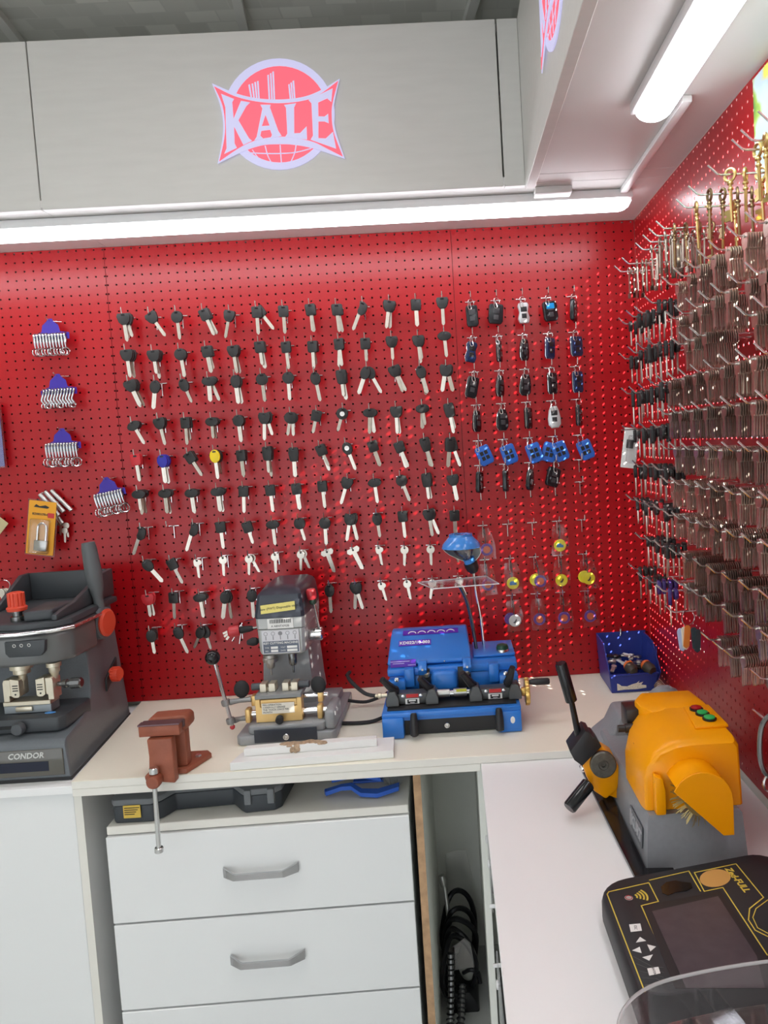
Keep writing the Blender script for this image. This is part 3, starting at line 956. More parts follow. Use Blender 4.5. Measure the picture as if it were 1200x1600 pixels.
b.text('TYPE', 0.005, frame((0.4565, -0.3138, 1.066), *FRONT), 0.0002); b.text('NO.', 0.005, frame((0.4565, -0.3138, 1.0575), *FRONT), 0.0002)
b.text('VOLT', 0.005, frame((0.4975, -0.3138, 1.066), *FRONT), 0.0002); b.text('DATE', 0.005, frame((0.4975, -0.3138, 1.0575), *FRONT), 0.0002)
b.part('print', mat('paper_white'), np_)
b = B()
for k, x in enumerate((0.4555, 0.474, 0.4925, 0.511, 0.5295)):
    if k == 2:
        b.lathe([(0.0055, 0), (0, 0.0006)], (x, -0.3129, 1.102), (0, -1, 0), 14)
    else:
        b.torus((x, -0.3129, 1.102), (0, -1, 0), 0.0045, 0.0005, 14, 4)
    b.box(x - 0.0010, x + 0.0010, -0.3133, -0.3128, 1.086, 1.096)
b.part('key_symbols', mat('grey_print', (0.25, 0.25, 0.27), rough=0.5), np_)
# spindles
b = B(); b.lathe([(0.018, 0), (0.018, -0.008), (0.020, -0.010), (0.019, -0.020), (0.011, -0.022), (0.010, -0.034), (0.007, -0.038), (0.003, -0.038), (0.0025, -0.055), (0, -0.056)], (0.4560, -0.285, 1.0428), (0, 0, 1), 18); b.part('cutter_spindle', mat('mill_spindle', (0.42, 0.40, 0.37), rough=0.3, metal=0.8), mi)
b = B(); b.lathe([(0.010, 0), (0.011, -0.004), (0.0105, -0.026), (0.008, -0.032), (0.003, -0.033), (0.0026, -0.052), (0, -0.053)], (0.5135, -0.285, 1.0428), (0, 0, 1), 16); b.part('tracer_spindle', GUN, mi)
# feed lever (right) with hub
b = B(); b.lathe([(0.017, 0), (0.017, 0.014), (0.019, 0.015), (0.019, 0.030), (0.016, 0.033), (0, 0.033)], (0.5562, -0.245, 1.080), (1, 0, 0), 20); b.part('lever_hub', CHROME, mi)
b = B(); b.tube([(0.580, -0.249, 1.098), (0.575, -0.252, 1.140), (0.571, -0.255, 1.170)], 0.0038, 8); b.part('lever_rod', METAL, mi)
b = B(); b.lathe([(0.007, 0), (0.010, 0.004), (0.0085, 0.014)], (0.571, -0.2552, 1.1606), (-0.1, -0.08, 1), 14); b.part('knob_ferrule', mat('dark_green', (0.03, 0.06, 0.04), rough=0.4), mi)
b = B(); b.lathe([(0.0115, 0), (0.013, 0.004), (0.0135, 0.022), (0.011, 0.026), (0, 0.0265)], (0.5695, -0.2565, 1.1748), (-0.1, -0.08, 1), 16); b.part('lever_knob', mat('red_translucent', (0.52, 0.04, 0.05), rough=0.25), mi)
# left fine-feed handles
b = B(); b.tube([(0.4295, -0.24, 1.105), (0.405, -0.245, 1.104)], 0.004, 8); b.part('side_rod', METAL, mi)
b = B(); b.lathe([(0.006, 0), (0.0075, 0.006), (0.010, 0.028), (0.0085, 0.034)], (0.406, -0.2448, 1.104), (-1, -0.15, -0.08), 14); b.part('side_grip', RUBBER, mi)
b = B(); b.lathe([(0.0135, 0.0345), (0.0155, 0.040), (0.0145, 0.060), (0.010, 0.064), (0, 0.064)], (0.406, -0.2448, 1.104), (-1, -0.15, -0.08), 16); b.part('side_knob', mat('red_translucent'), mi)
b = B(); b.lathe([(0.004, 0), (0.004, 0.006), (0.010, 0.012), (0.0115, 0.022), (0.007, 0.034), (0.005, 0.037), (0, 0.037)], (0.4325, -0.27, 1.076), (-1, -0.2, -0.05), 12); b.part('lock_knob', RUBBER, mi)
# gold sliding clamp
b = B()
b.prism([(0.4315, 0.894), (0.5465, 0.894), (0.5465, 0.952), (0.5345, 0.952), (0.5345, 0.932), (0.4435, 0.932), (0.4435, 0.952), (0.4315, 0.952)], 'xz', -0.372, -0.345, bev=0.001, seg=1)
b.box(0.4440, 0.5340, -0.369, -0.345, 0.9325, 0.950, bev=0.001, seg=1)
sl = b.part('slide_block', GOLD, mi)
b = B(); b.box(0.4475, 0.5285, -0.3738, -0.3722, 0.915, 0.942, bev=0.0006, seg=1); tg = b.part('notice_label', mat('paper_cream', (0.80, 0.76, 0.66), rough=0.6), sl)
b = B()
for k, s_ in enumerate(('PRE-OPERATION', 'CAREFULLY GREASE', 'THE TRACK ONCE PER', 'MONTH')):
    b.text(s_, 0.0062, frame((0.4505, -0.3740, 0.9378 - 0.0062 * k), *FRONT), 0.0002, align='LEFT')
b.part('print', BLACKP, tg)
b = B(); b.lathe([(0.004, 0), (0.004, 0.006), (0.0095, 0.008), (0.010, 0.020), (0.008, 0.023), (0, 0.023)], (0.491, -0.3722, 0.9055), (0.12, -1, -0.1), 14); b.part('slide_screw', RUBBER, sl)
b = B(); b.box(0.4315, 0.5465, -0.372, -0.300, 0.9525, 0.9625, bev=0.001, seg=1); b.part('clamp_plate', mat('mill_plate_grey', (0.24, 0.25, 0.25), rough=0.4), mi)
for x0 in (0.440, 0.496):
    b = B(); b.box(x0, x0 + 0.016, -0.350, -0.318, 0.963, 0.984, bev=0.0008, seg=1); b.part('jaw', JAW, mi)
    b = B(); b.box(x0 + 0.022, x0 + 0.0385, -0.350, -0.318, 0.963, 0.984, bev=0.0008, seg=1); b.box(x0 + 0.016, x0 + 0.022, -0.340, -0.320, 0.963, 0.972)
    b.part('jaw', JAW, mi)
b = B(); b.lathe([(0.009, 0), (0.009, 0.022), (0.006, 0.024)], (0.4395, -0.334, 0.9745), (-1, -0.1, 0), 14); b.part('knob_stem', DGREY, mi)
b = B(); b.sphere((0.393, -0.343, 0.9730), 0.0225, (0.85, 0.42, 1), R=rot('Z', 12)); b.part('wing_knob', RUBBER, mi)
b = B(); b.lathe([(0.009, 0), (0.009, 0.026), (0.006, 0.028)], (0.5355, -0.334, 0.9745), (1, -0.1, 0), 14); b.part('knob_stem', DGREY, mi)
b = B(); b.sphere((0.586, -0.345, 0.9725), 0.0225, (0.9, 0.42, 1), R=rot('Z', -12)); b.part('wing_knob', RUBBER, mi)
b = B(); b.tube([(0.389, -0.343, 0.9485), (0.389, -0.343, 0.9515)], 0.003, 6)
b.part('wing_pin', RUBBER, mi)
for z, y, r in ((0.944, -0.335, 0.0065), (0.912, -0.355, 0.0085)):
    b = B(); b.cyl((0.408, y, z), (0.606, y, z), r, seg=14); b.part('guide_rod', CHROME, mi)
for x in (0.404, 0.583):
    b = B(); b.box(x, x + 0.0135, -0.372, -0.345, 0.8935, 0.929, bev=0.004); b.part('rod_bracket', GOLD, mi)
b = B(); b.box(0.416, 0.428, -0.350, -0.325, 0.9295, 0.955, bev=0.002); b.part('rod_bracket', GOLD, mi)
b = B(); b.box(0.583, 0.596, -0.350, -0.325, 0.9295, 0.956, bev=0.002); b.part('rod_bracket', GOLD, mi)
# left feed lever
b = B(); b.tube([(0.337, -0.365, 1.058), (0.368, -0.362, 0.887)], 0.0048, 10); b.part('feed_lever', METAL, mi)
b = B(); b.sphere((0.334, -0.365, 1.064), 0.0185); b.part('ball_knob', BLACKG, mi)
b = B(); b.sphere((0.3685, -0.362, 0.884), 0.0065); b.part('lever_tip', mat('red_translucent'), mi)
for z, x0, x1 in ((0.947, 0.357, 0.416), (0.900, 0.3655, 0.404)):
    b = B(); b.lathe([(0.010, -0.007), (0.011, -0.004), (0.011, 0.004), (0.010, 0.007)], (x0, -0.362, z), (0.18, 0, -1), 16); b.tube([(x0 + 0.009, -0.360, z), ((x0 + x1) / 2, -0.352, z), (x1, -0.347, z)], [0.008, 0.006, 0.007], 10)
    b.part('lever_arm', mat('cast_grey', (0.28, 0.28, 0.28), rough=0.4, metal=0.5), mi)
# power lead running to the blue machine
b = B(); b.tube([(0.6325, -0.18, 0.872), (0.68, -0.17, 0.862), (0.73, -0.18, 0.880), (0.742, -0.19, 0.890)], 0.0045, 8, smooth=6)
b.part('power_lead', RUBBER, mi)
# spare hex keys behind the lever
hk = thing('hex_key_set', 'small fan of steel hex keys on a hook behind the black ball lever', 'tool', (0.315, -0.03, 1.03))
for k, (dx, dz) in enumerate(((-0.034, -0.050), (-0.012, -0.058), (0.0, -0.042), (-0.026, -0.025))):
    b = B(); b.tube([(0.322, -0.03 - k * 0.004, 1.075), (0.318, -0.03 - k * 0.004, 1.070), (0.318 + dx, -0.03 - k * 0.004, 1.07 + dz)], 0.0016, 6); b.part('hex_key', METAL, hk)
b = B(); b.tube([(0.342, 0.0008, 1.075), (0.322, -0.02, 1.075), (0.322, -0.048, 1.075)], 0.0017, 6); b.part('hook_wire', METAL, hk)
# ================================================================ blue key duplicator with work lamp
BL = mat('blue_enamel', (0.026, 0.19, 0.64), rough=0.28, coat=0.2)
BLS = mat('blue_lamp', (0.05, 0.24, 0.66), rough=0.22, coat=0.4)
PURP = mat('purple_sticker', (0.10, 0.020, 0.42), rough=0.4)
VSG = mat('vise_grey', (0.10, 0.105, 0.105), rough=0.38, metal=0.5)
bd = thing('key_duplicator', 'blue key duplicator with black levers, gold handwheel and purple stickers', 'key machine', (0.92, -0.27, ZC))
b = B()
b.box(0.7475, 0.8000, -0.420, -0.13, ZC + 0.0005, 0.9010, bev=0.004)
b.box(1.0310, 1.0880, -0.420, -0.13, ZC + 0.0005, 0.9010, bev=0.004)
b.box(0.7475, 1.0880, -0.416, -0.11, 0.8990, 0.9120, bev=0.003)
b.box(0.8000, 1.0310, -0.405, -0.12, 0.8885, 0.9000)
b.part('base', BL, bd)
b = B(); b.box(0.8005, 1.0305, -0.398, -0.388, ZC + 0.002, 0.8884); rp = b.part('recess_panel', BLACKP, bd)
b = B(); b.torus((0.905, -0.4000, 0.868), (0, -1, 0), 0.0055, 0.0018, 14, 6); b.lathe([(0.0045, 0), (0, 0.001)], (0.905, -0.3990, 0.868), (0, -1, 0), 10); b.part('bolt', METAL, rp)
b = B(); b.sphere((1.066, -0.4202, 0.879), 0.008, (0.7, 0.08, 1.1)); b.part('paint_chip', mat('paper_white'), bd)
b = B(); b.box(0.7600, 1.0780, -0.400, -0.30, 0.9125, 0.9165); b.part('swarf_tray', BLACKP, bd)
# body
b = B()
b.box(0.7600, 1.0900, -0.290, -0.11, 0.9125, 0.965, bev=0.004)
b.prism([(-0.295, 0.9655), (-0.295, 0.985), (-0.25, 0.990), (-0.11, 0.990), (-0.11, 0.9655)], 'yz', 0.7560, 1.0930, bev=0.004)
b.box(0.8700, 0.9360, -0.318, -0.280, 0.925, 0.978, bev=0.012, seg=3)
b.box(0.7580, 0.8030, -0.325, -0.2900, 0.930, 0.962, bev=0.004)
b.box(1.0440, 1.0920, -0.325, -0.2900, 0.930, 0.962, bev=0.004)
b.box(0.800, 0.826, -0.31, -0.285, 0.94, 0.988, bev=0.003); b.box(1.018, 1.044, -0.31, -0.285, 0.94, 0.988, bev=0.003)
b.part('body', BL, bd)
for xa, xb in ((0.836, 0.866), (0.938, 0.972)):
    b = B(); b.box(xa, xb, -0.2975, -0.2895, 0.925, 0.982, bev=0.002); b.part('cutter_slot', BLACKP, bd)
for x in (0.858, 0.962):
    b = B(); b.lathe([(0.007, 0), (0.0085, 0.002), (0.0085, 0.010), (0.006, 0.012)], (x, -0.300, 0.963), (0, -0.2, 1), 12)
    b.part('cutter_nut', mat('brass_nut', (0.62, 0.56, 0.42), rough=0.3, metal=0.9), bd)
# motor cover
cv = [(-0.285, 0.9905), (-0.285, 1.000), (-0.268, 1.009), (-0.215, 1.043), (-0.165, 1.056), (-0.135, 1.054), (-0.112, 1.040), (-0.108, 0.9905)]
b = B(); b.prism(cv, 'yz', 0.757, 0.975, bev=0.005, seg=3)
for v in b.bm.verts:
    v.co.x = 0.866 + (v.co.x - 0.866) * (1.0 - max(0, v.co.z - 1.0) * 1.1)
cvr = b.part('motor_cover', BL, bd)
# stickers on the sloping front (between (-0.262,1.010) and (-0.240,1.046))
sl_n = Vector((0, -0.853, 0.522))
b = B(); m_ = frame((0.828, -0.2290, 1.0350), (1, 0, 0), (0, 0.842, 0.540)); b.obox(m_ @ Vector((0, -0.001, 0.0006)), (0.086, 0.019, 0.0008), m_.to_3x3()); st = b.part('sticker', PURP, cvr)
b = B(); b.text('KD022/10-003', 0.0135, m_ @ Matrix.Translation((0, -0.001, 0.0012)), 0.0002, bold=0.0003); b.part('print', mat('paper_white'), st)
m_ = frame((0.796, -0.2875, 0.9975), (1, 0, 0), (0, 0.12, 1)); b = B(); b.obox(m_ @ Vector((0.002, 0.0, 0.001)), (0.066, 0.019, 0.0008), m_.to_3x3()); st = b.part('sticker', PURP, cvr)
b = B()
for k, (x, w_) in enumerate(((-0.014, 0.05), (-0.018, 0.03), (0.016, 0.02))):
    b.obox(m_ @ Vector((x + 0.008, 0.005 - 0.005 * k, 0.0016)), (w_, 0.0016, 0.0003), m_.to_3x3())
b.part('print', mat('lilac_print', (0.55, 0.5, 0.8), rough=0.5), st)
b = B(); b.obox((0.870, -0.187, 1.0515), (0.15, 0.026, 0.0008), rot('X', 14.5)); st = b.part('top_sticker', PURP, cvr)
b = B()
for k in range(5):
    pts = [(0.820 + 0.026 * k + 0.010 * math.cos(a_), -0.193 + 0.010 * math.sin(a_), 1.0507 + 0.010 * math.sin(a_) * 0.26) for a_ in [math.pi * (i_ / 8.0) for i_ in range(9)]]
    b.tube(pts, 0.0016, 5)
b.part('print', mat('paper_white'), st)
b = B(); b.sphere((0.905, -0.2860, 0.9960), 0.0024); b.part('cover_stud', METAL, cvr)
# hinged guards over the cutters
for x in (0.848, 0.963):
    b = B(); b.prism([(-0.305, 0.968), (-0.318, 0.985), (-0.300, 1.004), (-0.288, 1.004), (-0.288, 0.968)], 'yz', x - 0.011, x + 0.011, bev=0.002); g = b.part('cutter_guard', BL, bd)
    b = B(); b.lathe([(0.0035, 0), (0.003, 0.002), (0, 0.002)], (x, -0.3158, 0.9855), (0, -1, 0.5), 10); b.part('screw', METAL, g)
# switch block
b = B(); b.box(0.982, 1.092, -0.255, -0.12, 0.9905, 0.9985, bev=0.003); b.part('switch_block', BL, bd)
b = B(); b.lathe([(0.017, 0), (0.017, 0.006), (0.0165, 0.007)], (1.060, -0.235, 0.9987), (0, 0, 1), 20); b.part('switch_ring', METAL, bd)
b = B(); b.lathe([(0.0165, 0.0072), (0.0165, 0.012), (0.014, 0.018), (0.006, 0.021), (0, 0.0212)], (1.060, -0.235, 0.9987), (0, 0, 1), 20); b.part('push_button', mat('dark_green_button', (0.01, 0.06, 0.035), rough=0.3), bd)
# dial screws on the clamp posts
for x, z in ((0.770, 0.952), (0.780, 0.937), (1.056, 0.938), (1.068, 0.953), (1.060, 0.966), (0.782, 0.967)):
    b = B(); b.lathe([(0.0055, 0), (0.0055, 0.005), (0.003, 0.006), (0, 0.006)], (x, -0.3252, z), (0, -1, 0.2), 12); b.part('set_screw', METAL, bd)
# carriage: two vises on a slide
b = B(); b.cyl((0.757, -0.345, 0.930), (1.095, -0.345, 0.930), 0.0085, seg=14); b.part('slide_rod', METAL, bd)
for xa, xb in ((0.880, 0.915), (0.925, 0.958)):
    b = B(); b.cyl((xa, -0.352, 0.934), (xb, -0.352, 0.934), 0.010, seg=16); b.part('slide_sleeve', mat('satin_alloy', (0.55, 0.55, 0.53), rough=0.35, metal=0.9), bd)
b = B(); b.box(0.932, 0.958, -0.3630, -0.3622, 0.938, 0.945); b.part('yellow_tag', mat('yellow_tag', (0.60, 0.58, 0.05), rough=0.5), bd)
for x0 in (0.7590, 0.9660):
    b = B(); b.box(x0, x0 + 0.1260, -0.372, -0.335, 0.9180, 0.9440, bev=0.002); vb = b.part('vise_bar', VSG, bd)
    for xx in (x0 - 0.002, x0 + 0.096):
        b = B(); b.prism([(xx, 0.9170), (xx + 0.032, 0.9170), (xx + 0.032, 0.934), (xx + 0.024, 0.955), (xx + 0.008, 0.955), (xx, 0.934)], 'xz', -0.384, -0.345, bev=0.0015, seg=1); b.part('vise_jaw', VSG, vb)
    b = B(); b.box(x0 + 0.048, x0 + 0.078, -0.3738, -0.3722, 0.9345, 0.9430); b.part('red_tag', mat('red_tag', (0.55, 0.03, 0.03), rough=0.45), vb)
    b = B(); b.box(x0 + 0.045, x0 + 0.080, -0.3740, -0.3722, 0.9180, 0.9320, bev=0.0008, seg=1); wt_ = b.part('maker_tag', mat('paper_white'), vb)
    b = B(); b.box(x0 + 0.050, x0 + 0.075, -0.3746, -0.3740, 0.9200, 0.9302); b.part('tag_field', BLACKP, wt_)
    b = B(); b.box(x0 + 0.054, x0 + 0.071, -0.3749, -0.3745, 0.9255, 0.9290); b.box(x0 + 0.057, x0 + 0.068, -0.3749, -0.3745, 0.9215, 0.9228); b.part('print', mat('paper_white'), wt_)
    for xx in (x0 + 0.040, x0 + 0.084):
        b = B(); b.lathe([(0.0042, 0), (0.0042, 0.003), (0.0025, 0.0035), (0, 0.0035)], (xx, -0.3722, 0.9390), (0, -1, 0), 10); b.part('screw', METAL, vb)
# black clamp levers and long grips
for (x, z, dx, dz) in ((0.779, 0.953, -0.028, 0.038), (0.866, 0.953, -0.022, 0.034), (0.973, 0.955, -0.024, 0.040), (1.062, 0.955, 0.012, 0.046)):
    b = B()
    d_ = Vector((dx, -0.018, dz))
    b.tube([Vector((x, -0.365, z)), Vector((x, -0.372, z)) + d_ * 0.4, Vector((x, -0.372, z)) + d_], [0.011, 0.010, 0.0072], 10, smooth=4)
    b.sphere((x, -0.365, z), 0.0115)
    b.part('clamp_lever', BLACKP, bd)
for x in (0.826, 1.033):
    b = B(); b.lathe([(0.006, 0), (0.008, 0.004), (0.0105, 0.030), (0.0100, 0.052), (0.006, 0.055), (0, 0.055)], (x, -0.4265, 0.9130), (0, -0.16, -1), 14); b.part('carriage_grip', BLACKP, bd)
# gold handwheel with black crank handle
b = B()
n_ = 20
pr = []
for k in range(n_ * 2):
    r_ = 0.0345 if k % 4 < 2 else 0.0300
    pr.append((-0.345 + r_ * math.cos(math.pi * k / n_), 0.923 + r_ * math.sin(math.pi * k / n_)))
b.prism(pr, 'yz', 1.1050, 1.1160, bev=0.0015, seg=2)
b.lathe([(0.010, 0), (0.012, 0.006), (0.010, 0.016)], (1.0950, -0.345, 0.923), (1, 0, 0), 16)
b.part('handwheel', mat('brass_wheel', (0.74, 0.50, 0.15), rough=0.28, metal=0.8), bd)
b = B(); b.lathe([(0.005, 0), (0.0065, 0.004), (0.0085, 0.02), (0.0085, 0.048), (0.006, 0.052), (0, 0.052)], (1.1162, -0.352, 0.9485), (1, -0.05, 0.0), 14); b.part('crank_handle', BLACKP, bd)
# left spindle end and its lead
b = B(); b.lathe([(0.0055, 0), (0.0055, 0.014), (0.0075, 0.015), (0.0075, 0.022), (0.004, 0.024), (0.004, 0.030)], (0.7568, -0.345, 0.935), (-1, 0, 0), 12); b.part('spindle_end', mat('brass_nut'), bd)
b = B(); b.tube([(0.7275, -0.345, 0.935), (0.700, -0.335, 0.940), (0.665, -0.300, 0.958), (0.645, -0.24, 0.960), (0.6395, -0.16, 0.945)], 0.005, 8, smooth=6); b.part('flexible_lead', RUBBER, bd)
# lamp and shield on two goosenecks
b = B(); b.tube([(1.013, -0.19, 0.9986), (1.009, -0.195, 1.08), (0.999, -0.21, 1.16), (0.996, -0.225, 1.215)], 0.0042, 10, smooth=8); b.part('lamp_gooseneck', CHROME, bd)
b = B(); b.lathe([(0.011, 0), (0.017, 0.010), (0.0185, 0.030)], (0.997, -0.226, 1.2152), (-0.35, -0.22, 1), 16); b.part('lamp_socket', BLACKP, bd)
ax = Vector((-0.35, -0.22, 1)).normalized()
p0 = Vector((0.997, -0.226, 1.2152)) + ax * 0.0302
b = B(); b.lathe([(0.0155, 0), (0.0155, 0.012)], p0, ax, 16); b.part('socket_band', BLS, bd)
b = B(); b.lathe([(0.012, 0), (0.014, 0.006), (0.026, 0.022), (0.0295, 0.036), (0.026, 0.050), (0.014, 0.060), (0, 0.063)], p0 + ax * 0.0122, ax, 20); b.part('bulb', clear_mat('bulb_glass', (0.97, 0.95, 0.9), 0.28, 0.05), bd)
# shade: an oblique bell, open to the front and below; blue outside, cream inside
hc = Vector((0.966, -0.236, 1.284))


def shade(scale, inner):
    loops = []
    N = 24
    apex = p0 + ax * (0.004 if not inner else 0.005)
    for t in (0.0, 0.25, 0.55, 0.8, 1.0):
        l = []
        for k in range(N):
            a = 2 * math.pi * k / N
            rim = hc + Vector((0.050 * math.cos(a), 0.046 * math.sin(a) + 0.004, -0.002 + 0.0 * math.sin(a)))
            rim.z += -0.012 * (1 - math.sin(a)) * 0.0
            neck = apex + Vector((0.0165 * math.cos(a), 0.0165 * math.sin(a), 0))
            bulge = math.sin(math.pi * t) * 0.008
            l.append((neck * (1 - t) + rim * t + Vector((math.cos(a), math.sin(a), 0)) * bulge * scale))
        loops.append(l)
    return loops


lp = shade(1.0, False)
N = 24
back = [k for k in range(N) if math.sin(2 * math.pi * k / N) > -0.35]


def open_sheet(loops, idx, thick):
    b = B()
    t = bmesh.new()
    g = [[t.verts.new(l[k]) for k in idx] for l in loops]
    for i in range(len(g) - 1):
        for j in range(len(idx) - 1):
            t.faces.new((g[i][j], g[i][j + 1], g[i + 1][j + 1], g[i + 1][j]))
    bmesh.ops.recalc_face_normals(t, faces=t.faces)
    bmesh.ops.solidify(t, geom=t.faces[:], thickness=thick)
    b._add(t)
    return b


order = sorted(back, key=lambda k: (k + 6) % N)
open_sheet(lp, order, 0.0012).part('reflector', mat('cream_reflector', (0.72, 0.68, 0.60), rough=0.4), bd)
dome = []
for t in (0.0, 0.3, 0.6, 0.82, 0.95, 1.0):
    sc_ = math.cos(t * math.pi / 2) ** 0.55 if t < 1 else 0.55
    sc_ = max(sc_, 0.60)
    dome.append([hc + Vector((0.052 * sc_ * math.cos(2 * math.pi * k / N), 0.050 * sc_ * math.sin(2 * math.pi * k / N), t * 0.036)) for k in range(N)])
b = B()
t = bmesh.new()
g = [[t.verts.new(v) for v in l] for l in dome]
for i in range(len(g) - 1):
    for k in range(N):
        t.faces.new((g[i][k], g[i][(k + 1) % N], g[i + 1][(k + 1) % N], g[i + 1][k]))
t.faces.new(g[-1])
bmesh.ops.recalc_face_normals(t, faces=t.faces)
bmesh.ops.solidify(t, geom=t.faces[:], thickness=0.0012)
b._add(t)
b.part('lamp_shade', BLS, bd, 'bright blue lamp shade')
b = B(); b.tube([(0.992, -0.19, 0.9986), (0.984, -0.20, 1.07), (0.972, -0.235, 1.14), (0.958, -0.285, 1.186), (0.950, -0.292, 1.1945)], 0.0050, 10, smooth=8); b.part('shield_gooseneck', GUN, bd)
b = B(); b.sphere((0.947, -0.294, 1.1955), 0.0065); b.part('shield_clip', METAL, bd)
q = [at(653, 911, 1, -0.27), at(760, 901, 1, -0.27), at(780, 913, 1, -0.34), at(677, 921, 1, -0.34)]
b = B(); n_ = (q[1] - q[0]).cross(q[3] - q[0]).normalized(); n_ = n_ if n_.z > 0 else -n_
b.loft([[v + n_ * 0.0 for v in q], [v + n_ * 0.003 for v in q]]); shp_ = b.part('shield', clear_mat('shield_acrylic', amount=0.14, rough=0.08), bd, 'clear acrylic chip shield')
b = B(); b.tube([v + n_ * 0.0015 for v in q], 0.0014, 6, closed=True); b.part('shield_edge_glint', mat('edge_glint_pale', (0.62, 0.60, 0.62), rough=0.2), shp_)  # pale tube added for the light caught along the acrylic edge
# second lead lying on the worktop
b = B(); b.tube([(0.632, -0.30, 0.8535), (0.67, -0.305, 0.8535), (0.71, -0.30, 0.8535), (0.7455, -0.285, 0.860)], 0.005, 8, smooth=6)
b.solo('power_cable', RUBBER, 'black power cable lying between the upright mill and blue duplicator', 'cable', origin=(0.69, -0.30, 0.8535))
# ================================================================ yellow and grey bench machine
YE = mat('yellow_paint', (0.93, 0.36, 0.0), rough=0.34, spec=0.35, var=0.03, scale=12, coat=0.08)
KG = mat('kurt_grey', (0.25, 0.265, 0.285), rough=0.40, var=0.05, scale=120, bump=0.08, bscale=500)
ku = thing('key_machine', 'yellow and grey bench key machine with wire brush and three buttons', 'key machine', (1.32, -0.8, ZL))
b = B(); b.loft([[Vector((x, y, z)) for x, y in ((1.238 + i, -1.016 + i), (1.411 - i, -1.010 + i), (1.418 - i, -0.552), (1.30, -0.552), (1.236 + i, -0.62))] for z, i in ((ZL + 0.0006, 0.0), (0.915, 0.006), (0.921, 0.010))])
body = b.part('base', KG, ku)
b = B(); b.obox((1.2382, -0.945, 0.872), (0.002, 0.085, 0.036), rot('Y', 3.5), bev=0.0005, seg=1); pl = b.part('maker_plate', mat('kurt_plate', (0.15, 0.16, 0.175), rough=0.45), body)
b = B(); b.text('KURT', 0.027, frame((1.2368, -0.953, 0.872), (0, -1, 0), (0.06, 0, 1)), 0.0006, bold=0.0008)
b.obox((1.2372, -0.911, 0.872), (0.0014, 0.009, 0.028), rot('Y', 3.5))
b.part('raised_letters', mat('kurt_letters', (0.42, 0.43, 0.45), rough=0.4), pl)
# black slide tray along the front
b = B(); b.prism([(1.196, -0.62), (1.2355, -0.62), (1.2355, -1.018), (1.28, -1.022), (1.28, -1.034), (1.212, -1.040)], 'xy', ZL + 0.0006, 0.8385, bev=0.001, seg=1); b.part('slide_tray', BLACKG, ku)
# rear casting
b = B(); b.prism([(1.195, 0.841), (1.205, 0.875), (1.235, 0.905), (1.262, 0.925), (1.28, 0.960), (1.43, 0.965), (1.43, 0.841)], 'xz', -0.66, -0.556, bev=0.008, seg=3); b.part('rear_casting', KG, ku)
b = B(); b.sphere((1.405, -0.545, 0.935), 0.05, (0.9, 0.6, 1.0)); b.part('rear_boss', KG, ku)
# yellow cover: sections along y
sec = lambda y, x0, zt, xr: [Vector((x0, y, 0.9215)), Vector((x0, y, 0.972)), Vector((x0 + 0.006, y, 0.996)), Vector((x0 + 0.022, y, 1.016)), Vector((x0 + 0.050, y, zt - 0.003)), Vector((x0 + 0.075, y, zt)), Vector((xr - 0.006, y, zt)), Vector((xr, y, zt - 0.008)), Vector((xr + 0.004, y, 0.9215))]
b = B(); b.loft([sec(-0.990, 1.252, 1.030, 1.404), sec(-0.986, 1.246, 1.033, 1.408), sec(-0.97, 1.243, 1.036, 1.410), sec(-0.86, 1.243, 1.038, 1.412), sec(-0.80, 1.262, 1.036, 1.412)]); cv = b.part('cover', YE, ku)
b = B(); b.prism([(1.300, -0.842), (1.286, -0.812), (1.283, -0.775), (1.306, -0.735), (1.404, -0.735), (1.411, -0.801), (1.411, -0.842)], 'xy', 1.000, 1.037, bev=0.004); b.part('rear_hood', YE, cv)
b = B(); b.box(1.302, 1.410, -0.800, -0.738, 0.9215, 0.9995, bev=0.003); b.part('rear_box', YE, cv)
b = B(); b.prism([(1.350, -0.94), (1.410, -0.94), (1.410, -0.835), (1.362, -0.835)], 'xy', 1.036, 1.0425, bev=0.003); bp = b.part('button_pad', YE, cv)
for x, y, nm, c in ((1.378, -0.862, 'red', (0.35, 0.01, 0.01)), (1.381, -0.887, 'green', (0.03, 0.42, 0.10)), (1.385, -0.913, 'green', (0.03, 0.42, 0.10))):
    b = B(); b.lathe([(0.0125, 0), (0.0125, 0.003), (0.0105, 0.0036)], (x, y, 1.0427), (0, 0, 1), 20); bz = b.part('button_bezel', BLACKG, bp)
    b = B(); b.lathe([(0.0098, 0.0037), (0.0098, 0.006), (0.006, 0.0075), (0, 0.0077)], (x, y, 1.0427), (0, 0, 1), 18); b.part('button', mat(nm + '_button', c, rough=0.25), bz, nm + ' push button')
b = B(); b.lathe([(0.0085, 0), (0, 0.0007)], (1.2506, -0.893, 0.993), (-0.95, 0, 0.35), 18); lo = b.part('round_sticker', mat('paper_white'), cv)
b = B(); b.torus((1.2500, -0.893, 0.9932), (-0.95, 0, 0.35), 0.0068, 0.0008, 16, 4); b.part('sticker_ring', mat('brown_print', (0.30, 0.07, 0.05), rough=0.5), lo)
